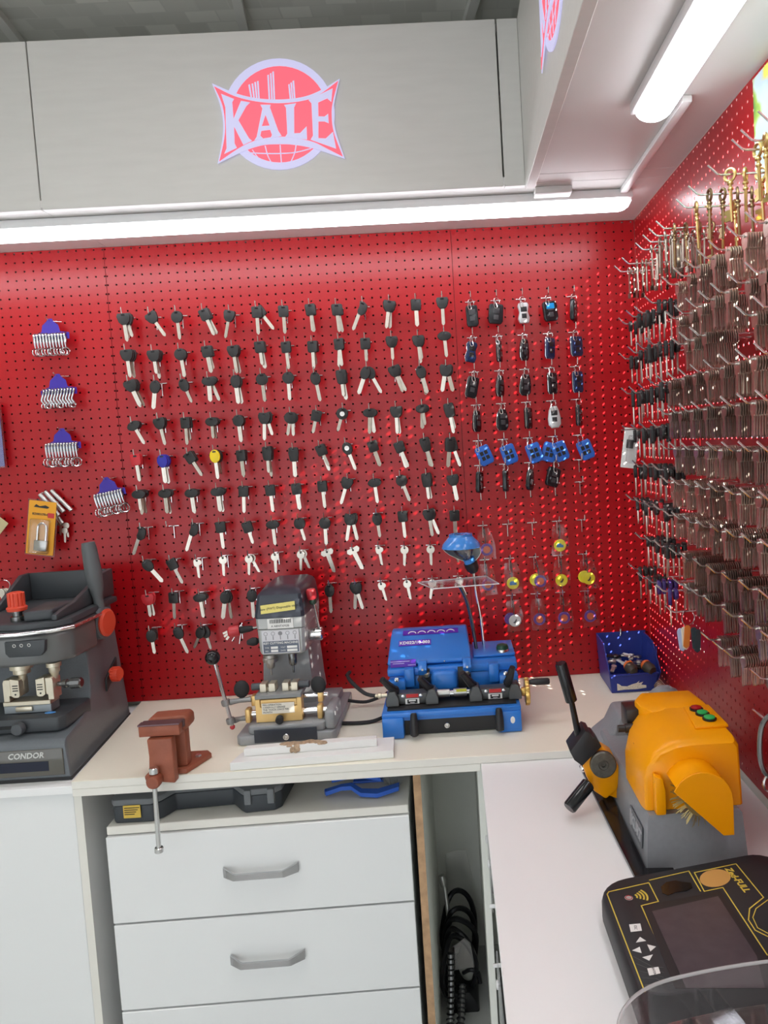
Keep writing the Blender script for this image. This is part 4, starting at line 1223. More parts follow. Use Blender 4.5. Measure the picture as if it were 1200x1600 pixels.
# brush guard: arched bulge with an oblique flap
arch = [(1.3255 + 0.050 * math.cos(math.radians(a)), 0.958 + 0.050 * math.sin(math.radians(a))) for a in range(0, 181, 15)]
b = B(); b.prism([(1.3755, 0.900), (1.358, 0.900)] + [(1.2795, 0.978)] + arch[::-1][2:], 'xz', -1.046, -1.0435, bev=0.0008, seg=1)
b.part('brush_flap', YE, cv)
b = B()
outer = [(1.3255 + 0.050 * math.cos(math.radians(a)), 0.958 + 0.050 * math.sin(math.radians(a))) for a in range(-20, 158, 12)]
inner = [(1.3255 + 0.046 * math.cos(math.radians(a)), 0.958 + 0.046 * math.sin(math.radians(a))) for a in range(-20, 158, 12)]
b.prism(outer + inner[::-1], 'xz', -1.0432, -0.9905)
b.box(1.3722, 1.3755, -1.0432, -0.9905, 0.9225, 0.942)
b.part('guard_hood', YE, cv)
b = B(); b.prism([(1.258, 0.922), (1.276, 0.922), (1.276, 0.965), (1.272, 0.985), (1.258, 0.990)], 'xz', -1.012, -0.9905, bev=0.004); b.part('guard_rib', YE, cv)
b = B(); b.cyl((1.3255, -1.040, 0.958), (1.3255, -0.991, 0.958), 0.026, seg=20)
for k in range(150):
    a = 2 * math.pi * k / 150 + rnd.uniform(-0.05, 0.05)
    y_ = rnd.uniform(-1.038, -1.006)
    r_ = rnd.uniform(0.040, 0.047)
    d_ = Vector((math.cos(a), 0, math.sin(a)))
    p_ = Vector((1.3255, y_, 0.958))
    b.tube([p_ + d_ * 0.025, p_ + d_ * r_ + Vector((rnd.uniform(-.002, .002), 0, rnd.uniform(-.002, .002)))], 0.0006, 3)
br_ = b.part('wire_brush', mat('brass_wire', (0.42, 0.32, 0.13), rough=0.45, metal=0.8), ku)
br_['kind'] = 'stuff'
# rear black vise peeking out beside the hood
b = B(); b.box(1.262, 1.301, -0.800, -0.748, 0.985, 1.026, bev=0.002); b.box(1.270, 1.2995, -0.79, -0.752, 0.9615, 0.985); b.part('rear_vise', mat('oiled_steel', (0.045, 0.040, 0.038), rough=0.35, metal=0.6), ku)
b = B(); b.lathe([(0.009, 0), (0.009, 0.020), (0.007, 0.021), (0.007, 0.034)], (1.275, -0.812, 0.996), (-1, 0, 0), 14); b.part('vise_screw', mat('oiled_steel'), ku)
# swinging key carriage
Yc = -0.775
pz = lambda u, v: (lambda p: (p.x, p.z))(at(u, v, 1, Yc))
b = B(); b.prism([pz(*q) for q in ((906, 1184), (922, 1172), (940, 1166), (956, 1176), (966, 1196), (962, 1226), (944, 1242), (926, 1230), (914, 1208))], 'xz', Yc - 0.020, Yc + 0.030, bev=0.004); ca_ = b.part('carriage', YE, ku)
b = B(); b.prism([pz(*q) for q in ((946, 1238), (976, 1196), (984, 1212), (968, 1246))], 'xz', Yc - 0.012, Yc + 0.05, bev=0.003); b.part('carriage_foot', YE, ca_)
p = at(943, 1196, 1, Yc - 0.03)
b = B(); b.lathe([(0.0255, 0), (0.0255, 0.010), (0.023, 0.0125), (0.010, 0.0128), (0.009, 0.0105), (0.005, 0.0105), (0.0045, 0.006), (0, 0.006)], p + Vector((0, 0.0098, 0)), (0, -1, 0.12), 28); b.part('pivot_cap', mat('worn_cap', (0.12, 0.115, 0.10), rough=0.4, metal=0.6, var=0.3, scale=120), ca_)
b = B(); b.prism([pz(*q) for q in ((887, 1166), (911, 1134), (919, 1137), (921, 1144), (926, 1144), (936, 1158), (906, 1188), (894, 1179))], 'xz', Yc - 0.028, Yc + 0.028, bev=0.002); b.part('key_vise', BLACKP, ca_)
p1, p2, p3 = at(904, 1150, 1, Yc), at(893, 1096, 1, Yc - 0.01), at(876, 1036, 1, Yc - 0.02)
b = B(); b.tube([p1, p2], [0.007, 0.0055], 12); b.part('vise_lever', BLACKG, ca_)
b = B(); d_ = (p3 - p2); b.lathe([(0.008, 0), (0.0115, 0.002), (0.0115, d_.length - 0.003), (0.0095, d_.length), (0, d_.length)], p2, d_, 18); b.part('lever_grip', BLACKG, ca_)
p1, p2 = at(920, 1224, 1, Yc - 0.03), at(889, 1263, 1, Yc - 0.06)
d_ = (p2 - p1)
b = B(); b.lathe([(0.0115, 0), (0.0135, 0.002), (0.0135, d_.length - 0.003), (0.0115, d_.length), (0, d_.length)], p1, d_, 18); b.part('feed_grip', BLACKG, ca_)
b = B(); b.sphere(at(911, 1200, 1, Yc), 0.008); b.part('stop_ball', CHROME, ca_)
# low adapter wires at the rear corner
cw = thing('coil_spring', 'tangled steel spring lying behind the yellow machine near the bin', 'spring', (1.462, -0.235, ZC))
b = B()
pts = []
for k in range(60):
    a = k * 0.7
    pts.append((1.487 + 0.012 * math.cos(a), -0.24 + k * 0.0012, ZC + 0.0145 + 0.012 * math.sin(a)))
b.tube(pts, 0.0022, 6); b.part('coil', mat('brown_steel', (0.35, 0.25, 0.20), rough=0.35, metal=0.8), cw)

# ================================================================ tablet programmer
TZ = 0.8740
tb = thing('key_programmer', 'black tablet key programmer with yellow lines, dark screen and white buttons', 'programmer', (1.27, -1.25, ZL))
tp = lambda u, v, dz=0.0: at(u, v, 2, TZ + dz)
c_tl, c_tr = tp(931, 1378), tp(1182, 1330)
ux = (c_tr - c_tl).normalized()
uy = Vector((0.012, -1, 0)).normalized()
WL, LL = 0.305, 0.345


def tl(a, c):
    return c_tl + ux * a + uy * c


def rrect(a0, c0, a1, c1, r, n=6):
    out = []
    for (ca, cc, s0) in ((a0 + r, c0 + r, 180), (a1 - r, c0 + r, 270), (a1 - r, c1 - r, 0), (a0 + r, c1 - r, 90)):
        for k in range(n + 1):
            t_ = math.radians(s0 + 90 * k / n)
            out.append(tl(ca + r * math.cos(t_), cc + r * math.sin(t_)))
    return out


b = B()
b.loft([[Vector((v.x, v.y, z)) + (tl(WL / 2, LL / 2) - v) * k for v in rrect(0, 0, WL, LL, 0.045)] for z, k in ((ZL + 0.0006, 0.03), (ZL + 0.010, 0.0), (TZ - 0.010, 0.0), (TZ - 0.003, 0.012), (TZ, 0.035))])
TBK = mat('tablet_black', (0.022, 0.023, 0.026), rough=0.50)
tbody = b.part('case', TBK, tb)
YL = mat('yellow_print', (0.72, 0.55, 0.08), rough=0.5)


def flat(pxs, h0=0.0002, h1=0.0006):
    b = B()
    b.prism([(p.x, p.y) for p in (tp(*q) for q in pxs)], 'xy', TZ + h0, TZ + h1)
    return b


def line(pxs, w=0.0016, closed=False):
    b = B()
    P_ = [tp(*q) for q in pxs]
    if closed:
        P_.append(P_[0])
    for a, c in zip(P_, P_[1:]):
        d = (c - a).normalized()
        s = Vector((-d.y, d.x, 0)) * w / 2
        a2, c2 = a - d * w * .4, c + d * w * .4
        b.prism([(v.x, v.y) for v in (a2 - s, c2 - s, c2 + s, a2 + s)], 'xy', TZ + 0.0002, TZ + 0.0005)
    return b


sc_ = lambda u, v: (900 + u / 4.0, 1320 + v / 4.0)      # the close-up the layout was read from
S = lambda *l: [sc_(*q) for q in l]
line(S((430, 920), (195, 310), (205, 295), (455, 238), (515, 355), (408, 382), (610, 830))).part('yellow_line', YL, tbody)
line(S((460, 222), (705, 165), (778, 290))).part('yellow_line', YL, tbody)
line(S((1195, 690), (918, 268), (802, 292), (740, 175), (1000, 120), (1172, 330), (1085, 400), (1078, 470), (1120, 535), (1200, 575))).part('yellow_line', YL, tbody)
line(S((1200, 345), (1125, 400), (1105, 455), (1135, 520), (1200, 555)), 0.0012).part('yellow_line', YL, tbody)
flat(S((415, 385), (900, 290), (1195, 700), (1195, 900), (620, 900)), 0.0001, 0.0006).part('screen_bezel', BLACKP, tbody)
flat(S((475, 420), (888, 325), (1130, 700), (1180, 900), (690, 900)), 0.0007, 0.0012).part('screen', mat('dusty_screen', (0.075, 0.060, 0.070), rough=0.32, var=0.2, scale=40), tbody)
flat(S((530, 265), (565, 235), (620, 225), (660, 232), (720, 240), (728, 270), (690, 290), (620, 300), (575, 318), (540, 305)), 0.0002, 0.0008).part('socket', BLACKG, tbody)
flat([sc_(870 + 97 * math.cos(a), 210 + 55 * math.sin(a) - 6 * math.cos(a)) for a in [2 * math.pi * k / 28 for k in range(28)]]).part('coil_pad', mat('tan_pad', (0.62, 0.34, 0.10), rough=0.5), tbody)
flat(S((332, 500), (402, 494), (412, 538), (342, 546))).part('key_button', mat('paper_white'), tbody)
flat(S((445, 775), (515, 765), (528, 805), (458, 820))).part('key_button', mat('paper_white'), tbody)
for tri in (((400, 578), (438, 602), (375, 612)), ((445, 625), (500, 638), (465, 668)), ((398, 640), (352, 662), (410, 678)), ((415, 705), (480, 688), (458, 726))):
    flat(S(*tri)).part('arrow_button', mat('paper_white'), tbody)
tm = frame(tp(*sc_(372, 520)) + Vector((0, 0, 0.0006)), tp(*sc_(375, 545)) - tp(*sc_(368, 500)), tp(*sc_(400, 515)) - tp(*sc_(345, 522)))
b = B(); b.text('ESC', 0.0055, tm, 0.0002); b.part('print', BLACKP, tbody)
tm = frame(tp(*sc_(487, 792)) + Vector((0, 0, 0.0006)), tp(*sc_(496, 815)) - tp(*sc_(480, 770)), tp(*sc_(520, 788)) - tp(*sc_(450, 798)))
b = B(); b.text('ENTER', 0.0042, tm, 0.0002); b.part('print', BLACKP, tbody)
b = B()
for k in range(5):
    b.lathe([(0.0062, 0), (0, 0.0005)], tp(*sc_(330, 332)) + Vector((0, 0, 0.0002)), (0, 0, 1), 16)
b.part('round_logo', mat('paper_white'), tbody)
b = B(); b.torus(tp(*sc_(330, 332)) + Vector((0, 0, 0.0006)), (0, 0, 1), 0.0048, 0.0006, 14, 4); b.part('logo_ring', mat('red_tag'), tbody)
c_ = tp(*sc_(352, 326))
dd = (tp(*sc_(452, 310)) - c_).normalized()
b = B()
for k in range(4):
    r_ = 0.007 + 0.0050 * k
    pts = []
    for a in range(-38, 39, 8):
        v = Matrix.Rotation(math.radians(a), 3, 'Z') @ dd
        pts.append(c_ + v * r_)
    for a0, a1 in zip(pts, pts[1:]):
        b.obox((a0 + a1) / 2 + Vector((0, 0, 0.0004)), ((a1 - a0).length * 1.1, 0.0026, 0.0005), Matrix.Rotation(math.atan2((a1 - a0).y, (a1 - a0).x), 3, 'Z'))
b.part('wave_mark', YL, tbody)
tm = frame(tp(*sc_(1008, 220)) + Vector((0, 0, 0.0003)), tp(*sc_(1060, 285)) - tp(*sc_(955, 160)), tp(*sc_(1050, 200)) - tp(*sc_(985, 235)))
b = B(); b.text('Zed-FULL', 0.0155, tm, 0.0003, bold=0.0003); b.part('lettering', YL, tbody)
b = B()
for k in range(5):
    p_ = line(S((360 + 18 * k, 700 + 45 * k), (470 + 10 * k, 760 + 26 * k), (545, 770 + 30 * k)), 0.0006)
    me_ = p_.mesh('t'); b.bm.from_mesh(me_); bpy.data.meshes.remove(me_)
b.part('pinstripe', mat('dim_grey_print', (0.10, 0.11, 0.10), rough=0.5), tbody)

# clear divided tray lying on the programmer
ct = thing('clear_tray', 'clear plastic divided tray lying on the black key programmer', 'tray', (1.23, -1.47, TZ))
CT = clear_mat('tray_plastic', amount=0.09, rough=0.04)
tz0, tz1 = TZ + 0.0016, TZ + 0.052
plan = [(1.086, -1.56), (1.088, -1.50), (1.096, -1.455), (1.118, -1.424), (1.150, -1.404), (1.195, -1.392), (1.26, -1.382), (1.36, -1.374), (1.36, -1.56)]
sp_ = cat_poly(plan[:8], 4, False)


def offs(P_, d_):
    out = []
    for i_, q_ in enumerate(P_):
        a_, c_2 = Vector(P_[max(i_ - 1, 0)]), Vector(P_[min(i_ + 1, len(P_) - 1)])
        t_ = (c_2 - a_).normalized()
        out.append((q_[0] + t_.y * d_, q_[1] - t_.x * d_))
    return out


in_ = offs(sp_, 0.0022)
b = B(); b.loft([[Vector((*p_, tz0)), Vector((*p_, tz1)), Vector((*q_, tz1)), Vector((*q_, tz0))] for p_, q_ in zip(sp_, in_)]); b.part('tray_wall', CT, ct)
fl_ = offs(sp_, 0.0026)
b = B(); b.prism(fl_ + [(1.36, -1.56), (1.090, -1.56)], 'xy', tz0, tz0 + 0.0012); b.part('tray_floor', CT, ct)
for x0, x1, xb0, xb1 in ((1.196, 1.1985, 1.226, 1.2285), (1.214, 1.2165, 1.250, 1.2525)):
    b = B(); b.prism([(x0, -1.398), (x1, -1.398), (xb1, -1.56), (xb0, -1.56)], 'xy', tz0 + 0.0018, tz1 - 0.004); b.part('tray_divider', CT, ct)
b = B(); b.tube([(x_, y_, tz1 + 0.0022) for x_, y_ in sp_], 0.0020, 8); b.part('tray_rim', mat('rim_glint_plastic', (0.82, 0.82, 0.83), rough=0.1, trans=0.6), ct)  # tray rim, its pale tone also standing in for edge highlights
# ================================================================ small things on and under the worktop
# blue stacking bin
bn = thing('storage_bin', 'blue plastic storage bin with torn label, full of tools', 'bin', (1.425, -0.10, ZC))
BB = mat('bin_blue', (0.020, 0.040, 0.26), rough=0.38)
x0b, x1b, x0t, x1t = 1.358, 1.478, 1.350, 1.492
yf, yb = -0.185, -0.022


def slab(pts_out, inward, t_):
    b = B()
    b.loft([pts_out, [p + inward * t_ for p in pts_out]])
    return b


V3 = lambda *a: Vector(a)
slab([V3(x0b, yf, ZC + .001), V3(x1b, yf, ZC + .001), V3(x1t - .006, yf - .004, 0.898), V3(x0t + .006, yf - .004, 0.898)], V3(0, 1, 0), 0.003).part('front_wall', BB, bn)
slab([V3(x0b, yb, ZC + .001), V3(x1b, yb, ZC + .001), V3(x1t + .010, yb + .018, 0.972), V3(x0t + .004, yb + .018, 0.972)], V3(0, -1, 0), 0.003).part('back_wall', BB, bn)
for xa, xt, s_ in ((x0b, x0t + 0.004, 1), (x1b, x1t + 0.004, -1)):
    slab([V3(xa, yf + .0032, ZC + .001), V3(xa, yb - .0032, ZC + .001), V3(xt, yb + .0145, 0.970), V3(xt, yf + 0.075, 0.968), V3(xt - s_ * 0.001, yf, 0.900)], V3(s_, 0, 0), 0.003).part('side_wall', BB, bn)
b = B(); b.box(x0b + .0035, x1b - .0035, yf + .0035, yb - .0035, ZC + 0.0012, ZC + 0.004); b.part('floor_panel', BB, bn)
b = B(); b.tube([(x0t + .004, yf - .004, 0.8985), (x1t - .004, yf - .004, 0.8985)], 0.0034, 8); b.part('front_lip', BB, bn)
b = B()
for k in range(4):
    b.box(x1t + 0.0045, x1t + 0.0075, -0.14 + 0.027 * k, -0.134 + 0.027 * k, 0.905, 0.960, bev=0.001, seg=1)
b.part('side_rib', BB, bn)
lbp = [(-0.042, -0.012), (-0.042, 0.011), (-0.036, 0.008), (-0.030, 0.002), (-0.015, 0.000), (0.0, 0.006), (0.012, 0.009), (0.020, 0.016), (0.016, 0.008), (0.030, 0.012), (0.024, 0.003), (0.038, 0.000), (0.038, -0.008), (0.010, -0.011), (-0.020, -0.010)]
b = B(); b.prism([(1.415 + x, 0.866 + z * 0.85) for x, z in lbp], 'xz', yf - 0.0034, yf - 0.0022); b.part('torn_label', mat('torn_paper', (0.72, 0.68, 0.58), rough=0.8, var=0.2, scale=300), bn)
b = B(); b.tube([(1.427, 0.0008, 0.982), (1.427, -0.010, 0.980), (1.427, -0.012, 0.966), (1.424, -0.014, 0.962)], 0.0022, 6); b.part('hanging_hook', METAL, bn)
# its contents
r2 = random.Random(5)
for k in range(16):
    c = V3(r2.uniform(1.375, 1.462), r2.uniform(-0.150, -0.045), 0.895 + 0.004 * k / 3 + r2.uniform(0, 0.004))
    R_ = rot('Z', r2.uniform(-60, 80)) @ rot('X', r2.uniform(-18, 18)) @ rot('Y', r2.uniform(-14, 14))
    m_ = [mat('paper_white'), NICKEL, mat('dull_zinc', (0.5, 0.5, 0.47), rough=0.4, metal=0.6), BLACKP][k % 4]
    b = B(); b.obox((0, 0, 0), (r2.uniform(0.026, 0.042), r2.uniform(0.010, 0.014), 0.005), None, bev=0.0015)
    b.cyl((0.012, 0, -0.003), (0.012, 0, 0.0032), 0.008, seg=12)
    me = b.mesh('lock_part'); me.materials.append(m_)
    o = link('lock_part', me); o.matrix_world = Matrix.Translation(c) @ R_.to_4x4()
    tag(o, ['white', 'nickel', 'dull zinc', 'black'][k % 4] + ' lock piece ' + ['deep down', 'half buried', 'near the top', 'uppermost of its colour'][k // 4] + ' in the blue bin', 'lock part', 'loose lock pieces in the blue bin')
for k, (x, y) in enumerate(((1.412, -0.168), (1.458, -0.172))):
    t = thing('plier_handle', ['orange and black grip end poking over the bin front', 'orange and black grip end beside the bin corner'][k], 'tool', (x, y, 0.912))
    b = B(); b.lathe([(0.013, 0), (0.016, 0.010), (0.016, 0.026), (0.011, 0.036), (0, 0.038)], (x, y + 0.012, 0.914), (0.25 + 0.2 * k, -1, -0.25), 16); b.part('grip', mat('dark_grip', (0.05, 0.04, 0.03), rough=0.5), t)
    b = B(); b.lathe([(0.0125, -0.002), (0.0155, 0.004), (0.0145, 0.0095)], (x, y + 0.012, 0.9155), (0.25 + 0.2 * k, -1, -0.15), 16); b.part('collar', mat('orange_grip', (0.75, 0.16, 0.03), rough=0.45), t)

# bench vise clamped to the worktop edge
VR = mat('vise_brown_paint', (0.30, 0.085, 0.045), rough=0.5, var=0.15, scale=30, bump=0.2, bscale=120)
VD = mat('vise_jaw_steel', (0.16, 0.10, 0.11), rough=0.35, metal=0.6)
vz = thing('bench_vise', 'small rust brown bench vise with long steel tommy bar', 'vise', (0.28, -0.52, ZC))
b = B()
b.prism([(0.225, 0.948), (0.315, 0.948), (0.315, 0.972), (0.225, 0.972)], 'xz', -0.570, -0.548, bev=0.002)
b.prism([(0.244, 0.945), (0.246, 0.905), (0.243, 0.868), (0.232, 0.862), (0.234, 0.850), (0.300, 0.842), (0.300, 0.945)], 'xz', -0.578, -0.552, bev=0.004)
b.part('front_jaw', VR, vz)
b = B(); b.box(0.224, 0.317, -0.5475, -0.536, 0.957, 0.974, bev=0.001, seg=1); b.box(0.224, 0.316, -0.571, -0.549, 0.9725, 0.9755); b.part('jaw_plate', VD, vz)
b = B(); b.prism([(0.230, 0.946), (0.318, 0.946), (0.322, 0.955), (0.322, 0.972), (0.314, 0.980), (0.236, 0.978), (0.230, 0.968)], 'xz', -0.5355, -0.485, bev=0.005, seg=3)
b.box(0.262, 0.312, -0.53, -0.50, ZC + 0.012, 0.950, bev=0.003)
b.part('rear_jaw', VR, vz)
b = B(); b.prism([(0.245, -0.545), (0.315, -0.545), (0.345, -0.46), (0.330, -0.44), (0.255, -0.44)], 'xy', ZC + 0.0006, ZC + 0.012, bev=0.002); b.part('base_plate', VR, vz)
b = B(); b.lathe([(0.008, 0), (0.007, 0.004), (0, 0.004)], (0.318, -0.475, ZC + 0.0122), (0, 0, 1), 6); b.part('bolt', METAL, vz)
b = B(); b.box(0.262, 0.290, -0.555, -0.50, 0.885, 0.912, bev=0.003); b.part('slide_bar', VD, vz)
b = B(); b.lathe([(0.014, 0), (0.016, 0.006), (0.016, 0.020), (0.013, 0.026), (0, 0.026)], (0.260, -0.5785, 0.857), (0, -1, 0), 18); b.part('screw_head', VR, vz)
b = B(); b.cyl((0.2605, -0.592, 0.880), (0.257, -0.592, 0.702), 0.0052, seg=12); b.part('tommy_bar', METAL, vz)
for z0, z1 in ((0.873, 0.887), (0.694, 0.706)):
    b = B(); b.cyl((0.2605 if z0 > .8 else 0.2568, -0.592, z0), (0.2608 if z0 > .8 else 0.2572, -0.592, z1), 0.0098, seg=16, bev=0.0015); b.part('bar_end', METAL, vz)

# offcut boards in front of the upright mill
CHIP = mat('broken_chipboard', (0.42, 0.30, 0.20), rough=0.95, var=0.35, scale=150, bump=0.8, bscale=150)
OW = mat('offcut_white', (0.80, 0.80, 0.78), rough=0.5)
b = B(); b.prism([(0.412, -0.5440), (0.782, -0.5300), (0.778, -0.448), (0.440, -0.462), (0.422, -0.492)], 'xy', ZC + 0.0004, ZC + 0.0185, bev=0.0008, seg=1)
b.solo('board_offcut', OW, 'wide white board offcut lying flat before the upright mill', 'board', origin=(0.6, -0.5, ZC))
of = thing('board_offcut', 'narrow white board offcut with chipped brown edge, stacked on a wider one', 'board', (0.59, -0.48, ZC + 0.019))
b = B(); b.prism([(0.436, -0.512), (0.742, -0.500), (0.740, -0.478), (0.62, -0.480), (0.585, -0.496), (0.545, -0.492), (0.520, -0.486), (0.440, -0.490)], 'xy', ZC + 0.0188, ZC + 0.0362, bev=0.0006, seg=1); b.part('laminate', OW, of)
b = B()
for k in range(26):
    x = 0.525 + 0.095 * k / 25
    b.sphere((x, -0.497 + r2.uniform(-.006, .008), ZC + 0.0355 + r2.uniform(-0.002, 0.002)), r2.uniform(0.006, 0.010), (1.3, 1, 0.35), 7, 5)
for k in range(14):
    b.sphere((0.557 + r2.uniform(-.012, .012), -0.5070, ZC + 0.030 + r2.uniform(-.008, .005)), r2.uniform(0.004, 0.006), (1, 0.6, 1), 7, 5)
o = b.part('chipped_edge', CHIP, of, 'ragged brown chipboard break')
o['kind'] = 'stuff'
b = B(); b.prism([(0.622, -0.448), (0.640, -0.452), (0.748, -0.436), (0.742, -0.428)], 'xy', ZC + 0.0006, ZC + 0.004); b.solo('metal_strip', mat('dark_strip', (0.05, 0.045, 0.045), rough=0.5), 'thin dark strip lying between the offcut boards and blue duplicator', 'strip', origin=(0.69, -0.44, ZC))

# organiser case on the drawer unit
oc = thing('organiser_case', 'dark grey organiser case with recessed middle on the white drawers', 'case', (0.30, -0.38, 0.722))
OB, OL = mat('case_dark', (0.045, 0.052, 0.060), rough=0.5), mat('case_lid_grey', (0.16, 0.17, 0.18), rough=0.5)
plan_o = [(0.118, -0.492), (0.126, -0.504), (0.212, -0.506), (0.232, -0.490), (0.250, -0.455), (0.385, -0.447), (0.412, -0.482), (0.424, -0.494), (0.492, -0.488), (0.506, -0.472), (0.512, -0.30), (0.118, -0.31)]
b = B(); b.prism(plan_o, 'xy', 0.7226, 0.764, bev=0.004); b.part('case_body', OB, oc)
b = B(); b.prism([(0.315 + (x - 0.315) * 1.012, y - 0.003 if y < -0.4 else y) for x, y in plan_o], 'xy', 0.7645, 0.780, bev=0.004); b.part('case_lid', OL, oc)
for x in (0.424, 0.478):
    b = B(); b.box(x, x + 0.016, -0.500, -0.486, 0.745, 0.7795, bev=0.002); b.part('latch', OL, oc)
b = B(); b.obox((0.168, -0.5095, 0.752), (0.040, 0.002, 0.030), rot('Z', -1), bev=0.0005, seg=1); lb_ = b.part('yellow_label', mat('case_label', (0.70, 0.48, 0.08), rough=0.6), oc)
b = B()
for k in range(4):
    b.box(0.151, 0.186 - 0.004 * k, -0.5112, -0.5106, 0.7605 - 0.005 * k, 0.7622 - 0.005 * k)
b.part('print', BLACKP, lb_)
# hand brush and dustpan beside it
hb = thing('hand_brush', 'blue plastic hand brush lying on the white drawers', 'brush', (0.70, -0.42, 0.7226))
BRB = mat('brush_blue', (0.04, 0.14, 0.62), rough=0.4)
b = B(); b.loft([[V3(x, y - w_, 0.724 + h_), V3(x, y + w_, 0.724 + h_), V3(x, y + w_, 0.724 + h_ + 0.010), V3(x, y - w_, 0.724 + h_ + 0.010)] for x, y, w_, h_ in ((0.600, -0.432, 0.004, 0.006), (0.604, -0.432, 0.010, 0.004), (0.640, -0.428, 0.008, 0.012), (0.665, -0.430, 0.010, 0.014), (0.690, -0.446, 0.012, 0.004), (0.730, -0.450, 0.014, 0.002), (0.780, -0.430, 0.012, 0.006))]); b.part('handle', BRB, hb)
dp = thing('dustpan', 'blue dustpan with upturned handle behind the hand brush', 'dustpan', (0.68, -0.36, 0.7226))
b = B(); b.loft([[V3(x, y - w_, 0.726 + h_), V3(x, y + w_, 0.726 + h_), V3(x, y + w_, 0.726 + h_ + 0.008), V3(x, y - w_, 0.726 + h_ + 0.008)] for x, y, w_, h_ in ((0.612, -0.392, 0.006, 0.014), (0.650, -0.392, 0.010, 0.022), (0.680, -0.392, 0.012, 0.026), (0.735, -0.396, 0.016, 0.016))]); b.part('handle', BRB, dp)
b = B(); b.box(0.66, 0.775, -0.374, -0.25, 0.7232, 0.729, bev=0.002); b.part('pan', BRB, dp)
b = B()
for k in range(220):
    x, y = r2.uniform(0.742, 0.785), r2.uniform(-0.412, -0.372)
    b.tube([(x, y, 0.7305), (x + r2.uniform(-.01, .01), y + r2.uniform(-.012, .002), 0.750 + r2.uniform(0, .01))], 0.0005, 3)
o = b.part('bristle', mat('grey_bristle', (0.35, 0.36, 0.35), rough=0.7), hb); o['kind'] = 'stuff'

# tool bundle standing on the floor of the open bay
hosem = mat('black_hose', (0.012, 0.012, 0.015), rough=0.35)
jk = thing('hose_bundle', 'tangle of black hoses and ribbed cables on the floor of the open bay', 'hoses', (0.895, -0.16, 0))
for k, (cx_, cy_, z0, rx, rz, tilt) in enumerate(((0.895, -0.10, 0.135, 0.048, 0.125, 4), (0.897, -0.13, 0.125, 0.044, 0.110, -8), (0.898, -0.16, 0.120, 0.046, 0.105, 10), (0.892, -0.19, 0.110, 0.040, 0.095, -4), (0.894, -0.22, 0.105, 0.046, 0.090, 7))):
    pts = []
    for i in range(18):
        a = 2 * math.pi * i / 18
        pts.append(V3(cx_ + rx * math.cos(a) + 0.004 * math.sin(3 * a), cy_ + 0.018 * math.sin(2 * a + k), z0 + rz * math.sin(a)))
    b = B(); b.tube(pts, 0.0075, 8, closed=True, smooth=2); b.part('hose', hosem, jk)
for k, (pts, r_) in enumerate(([[(0.875, -0.27, 0.19), (0.872, -0.30, 0.12), (0.866, -0.33, 0.05), (0.862, -0.38, 0.012)], 0.008], [[(0.90, -0.26, 0.09), (0.895, -0.31, 0.05), (0.885, -0.38, 0.012)], 0.009])):
    b = B(); b.tube(pts, r_, 10, smooth=8); hs = b.part('ribbed_cable', mat('ribbed_grey', (0.22, 0.22, 0.22), rough=0.3, metal=0.7), jk)
    b = B()
    P_ = [Vector(p) for p in pts]
    for i in range(len(P_) - 1):
        for s_ in range(6):
            p_ = P_[i].lerp(P_[i + 1], s_ / 6)
            b.torus(p_, P_[i + 1] - P_[i], r_ + 0.0012, 0.0022, 12, 5)
    b.part('rib', hosem, hs)
b = B(); b.prism([(0.855, 0.0005), (0.945, 0.0005), (0.94, 0.03), (0.92, 0.06), (0.86, 0.06)], 'xz', -0.25, -0.08, bev=0.006); b.part('weight_base', hosem, jk)
b = B(); b.cyl((0.862, -0.11, 0.29), (0.876, -0.15, 0.15), 0.007, seg=12); b.lathe([(0.010, 0), (0.013, 0.015), (0.009, 0.03), (0, 0.031)], (0.862, -0.11, 0.285), (-0.2, 0.1, 1), 12); b.part('nozzle', mat('satin_alloy'), jk)
b = B(); b.sphere((0.918, -0.20, 0.115), 0.035, (0.8, 0.9, 1.5)); b.part('grey_housing', mat('grey_shell', (0.33, 0.34, 0.31), rough=0.45), jk)
b = B(); b.tube([(0.905, -0.225, 0.10), (0.925, -0.235, 0.115), (0.945, -0.235, 0.105), (0.950, -0.235, 0.075)], 0.006, 8, smooth=5); b.part('grip_loop', hosem, jk)
fs = thing('face_guard', 'clear rounded plastic guard leaning against the hose bundle', 'guard', (0.90, -0.05, 0.2))
b = B(); b.prism([(0.865, 0.265), (0.870, 0.345), (0.900, 0.352), (0.930, 0.350), (0.945, 0.265), (0.935, 0.258)], 'xz', -0.045, -0.042, bev=0.001, seg=1); b.part('sheet', CLEARF, fs)
fs = thing('face_guard', 'smoky plastic guard hooked on the front of the hose bundle', 'guard', (0.90, -0.27, 0.15))
b = B(); b.prism([(0.862, 0.155), (0.870, 0.195), (0.915, 0.225), (0.930, 0.210), (0.938, 0.140), (0.880, 0.135)], 'xz', -0.262, -0.259, bev=0.001, seg=1); b.part('sheet', clear_mat('smoky_film', (0.75, 0.7, 0.68), 0.35, 0.15), fs)
# ================================================================ things hanging on the back pegboard
ORD = ['', 'one', 'two', 'three', 'four', 'five', 'six', 'seven', 'eight', 'nine', 'ten', 'eleven', 'twelve', 'thirteen', 'fourteen', 'fifteen', 'sixteen', 'seventeen', 'eighteen', 'nineteen', 'twenty', 'twentyone', 'twentytwo']
NTH = ['', 'first', 'second', 'third', 'fourth', 'fifth', 'sixth', 'seventh', 'eighth', 'ninth', 'tenth', 'eleventh', 'twelfth', 'thirteenth', 'fourteenth', 'fifteenth', 'sixteenth', 'seventeenth', 'eighteenth', 'nineteenth', 'twentieth']
MM = 0.001


def mesh_of(b, name, m):
    me = b.mesh(name)
    me.materials.append(m)
    return me


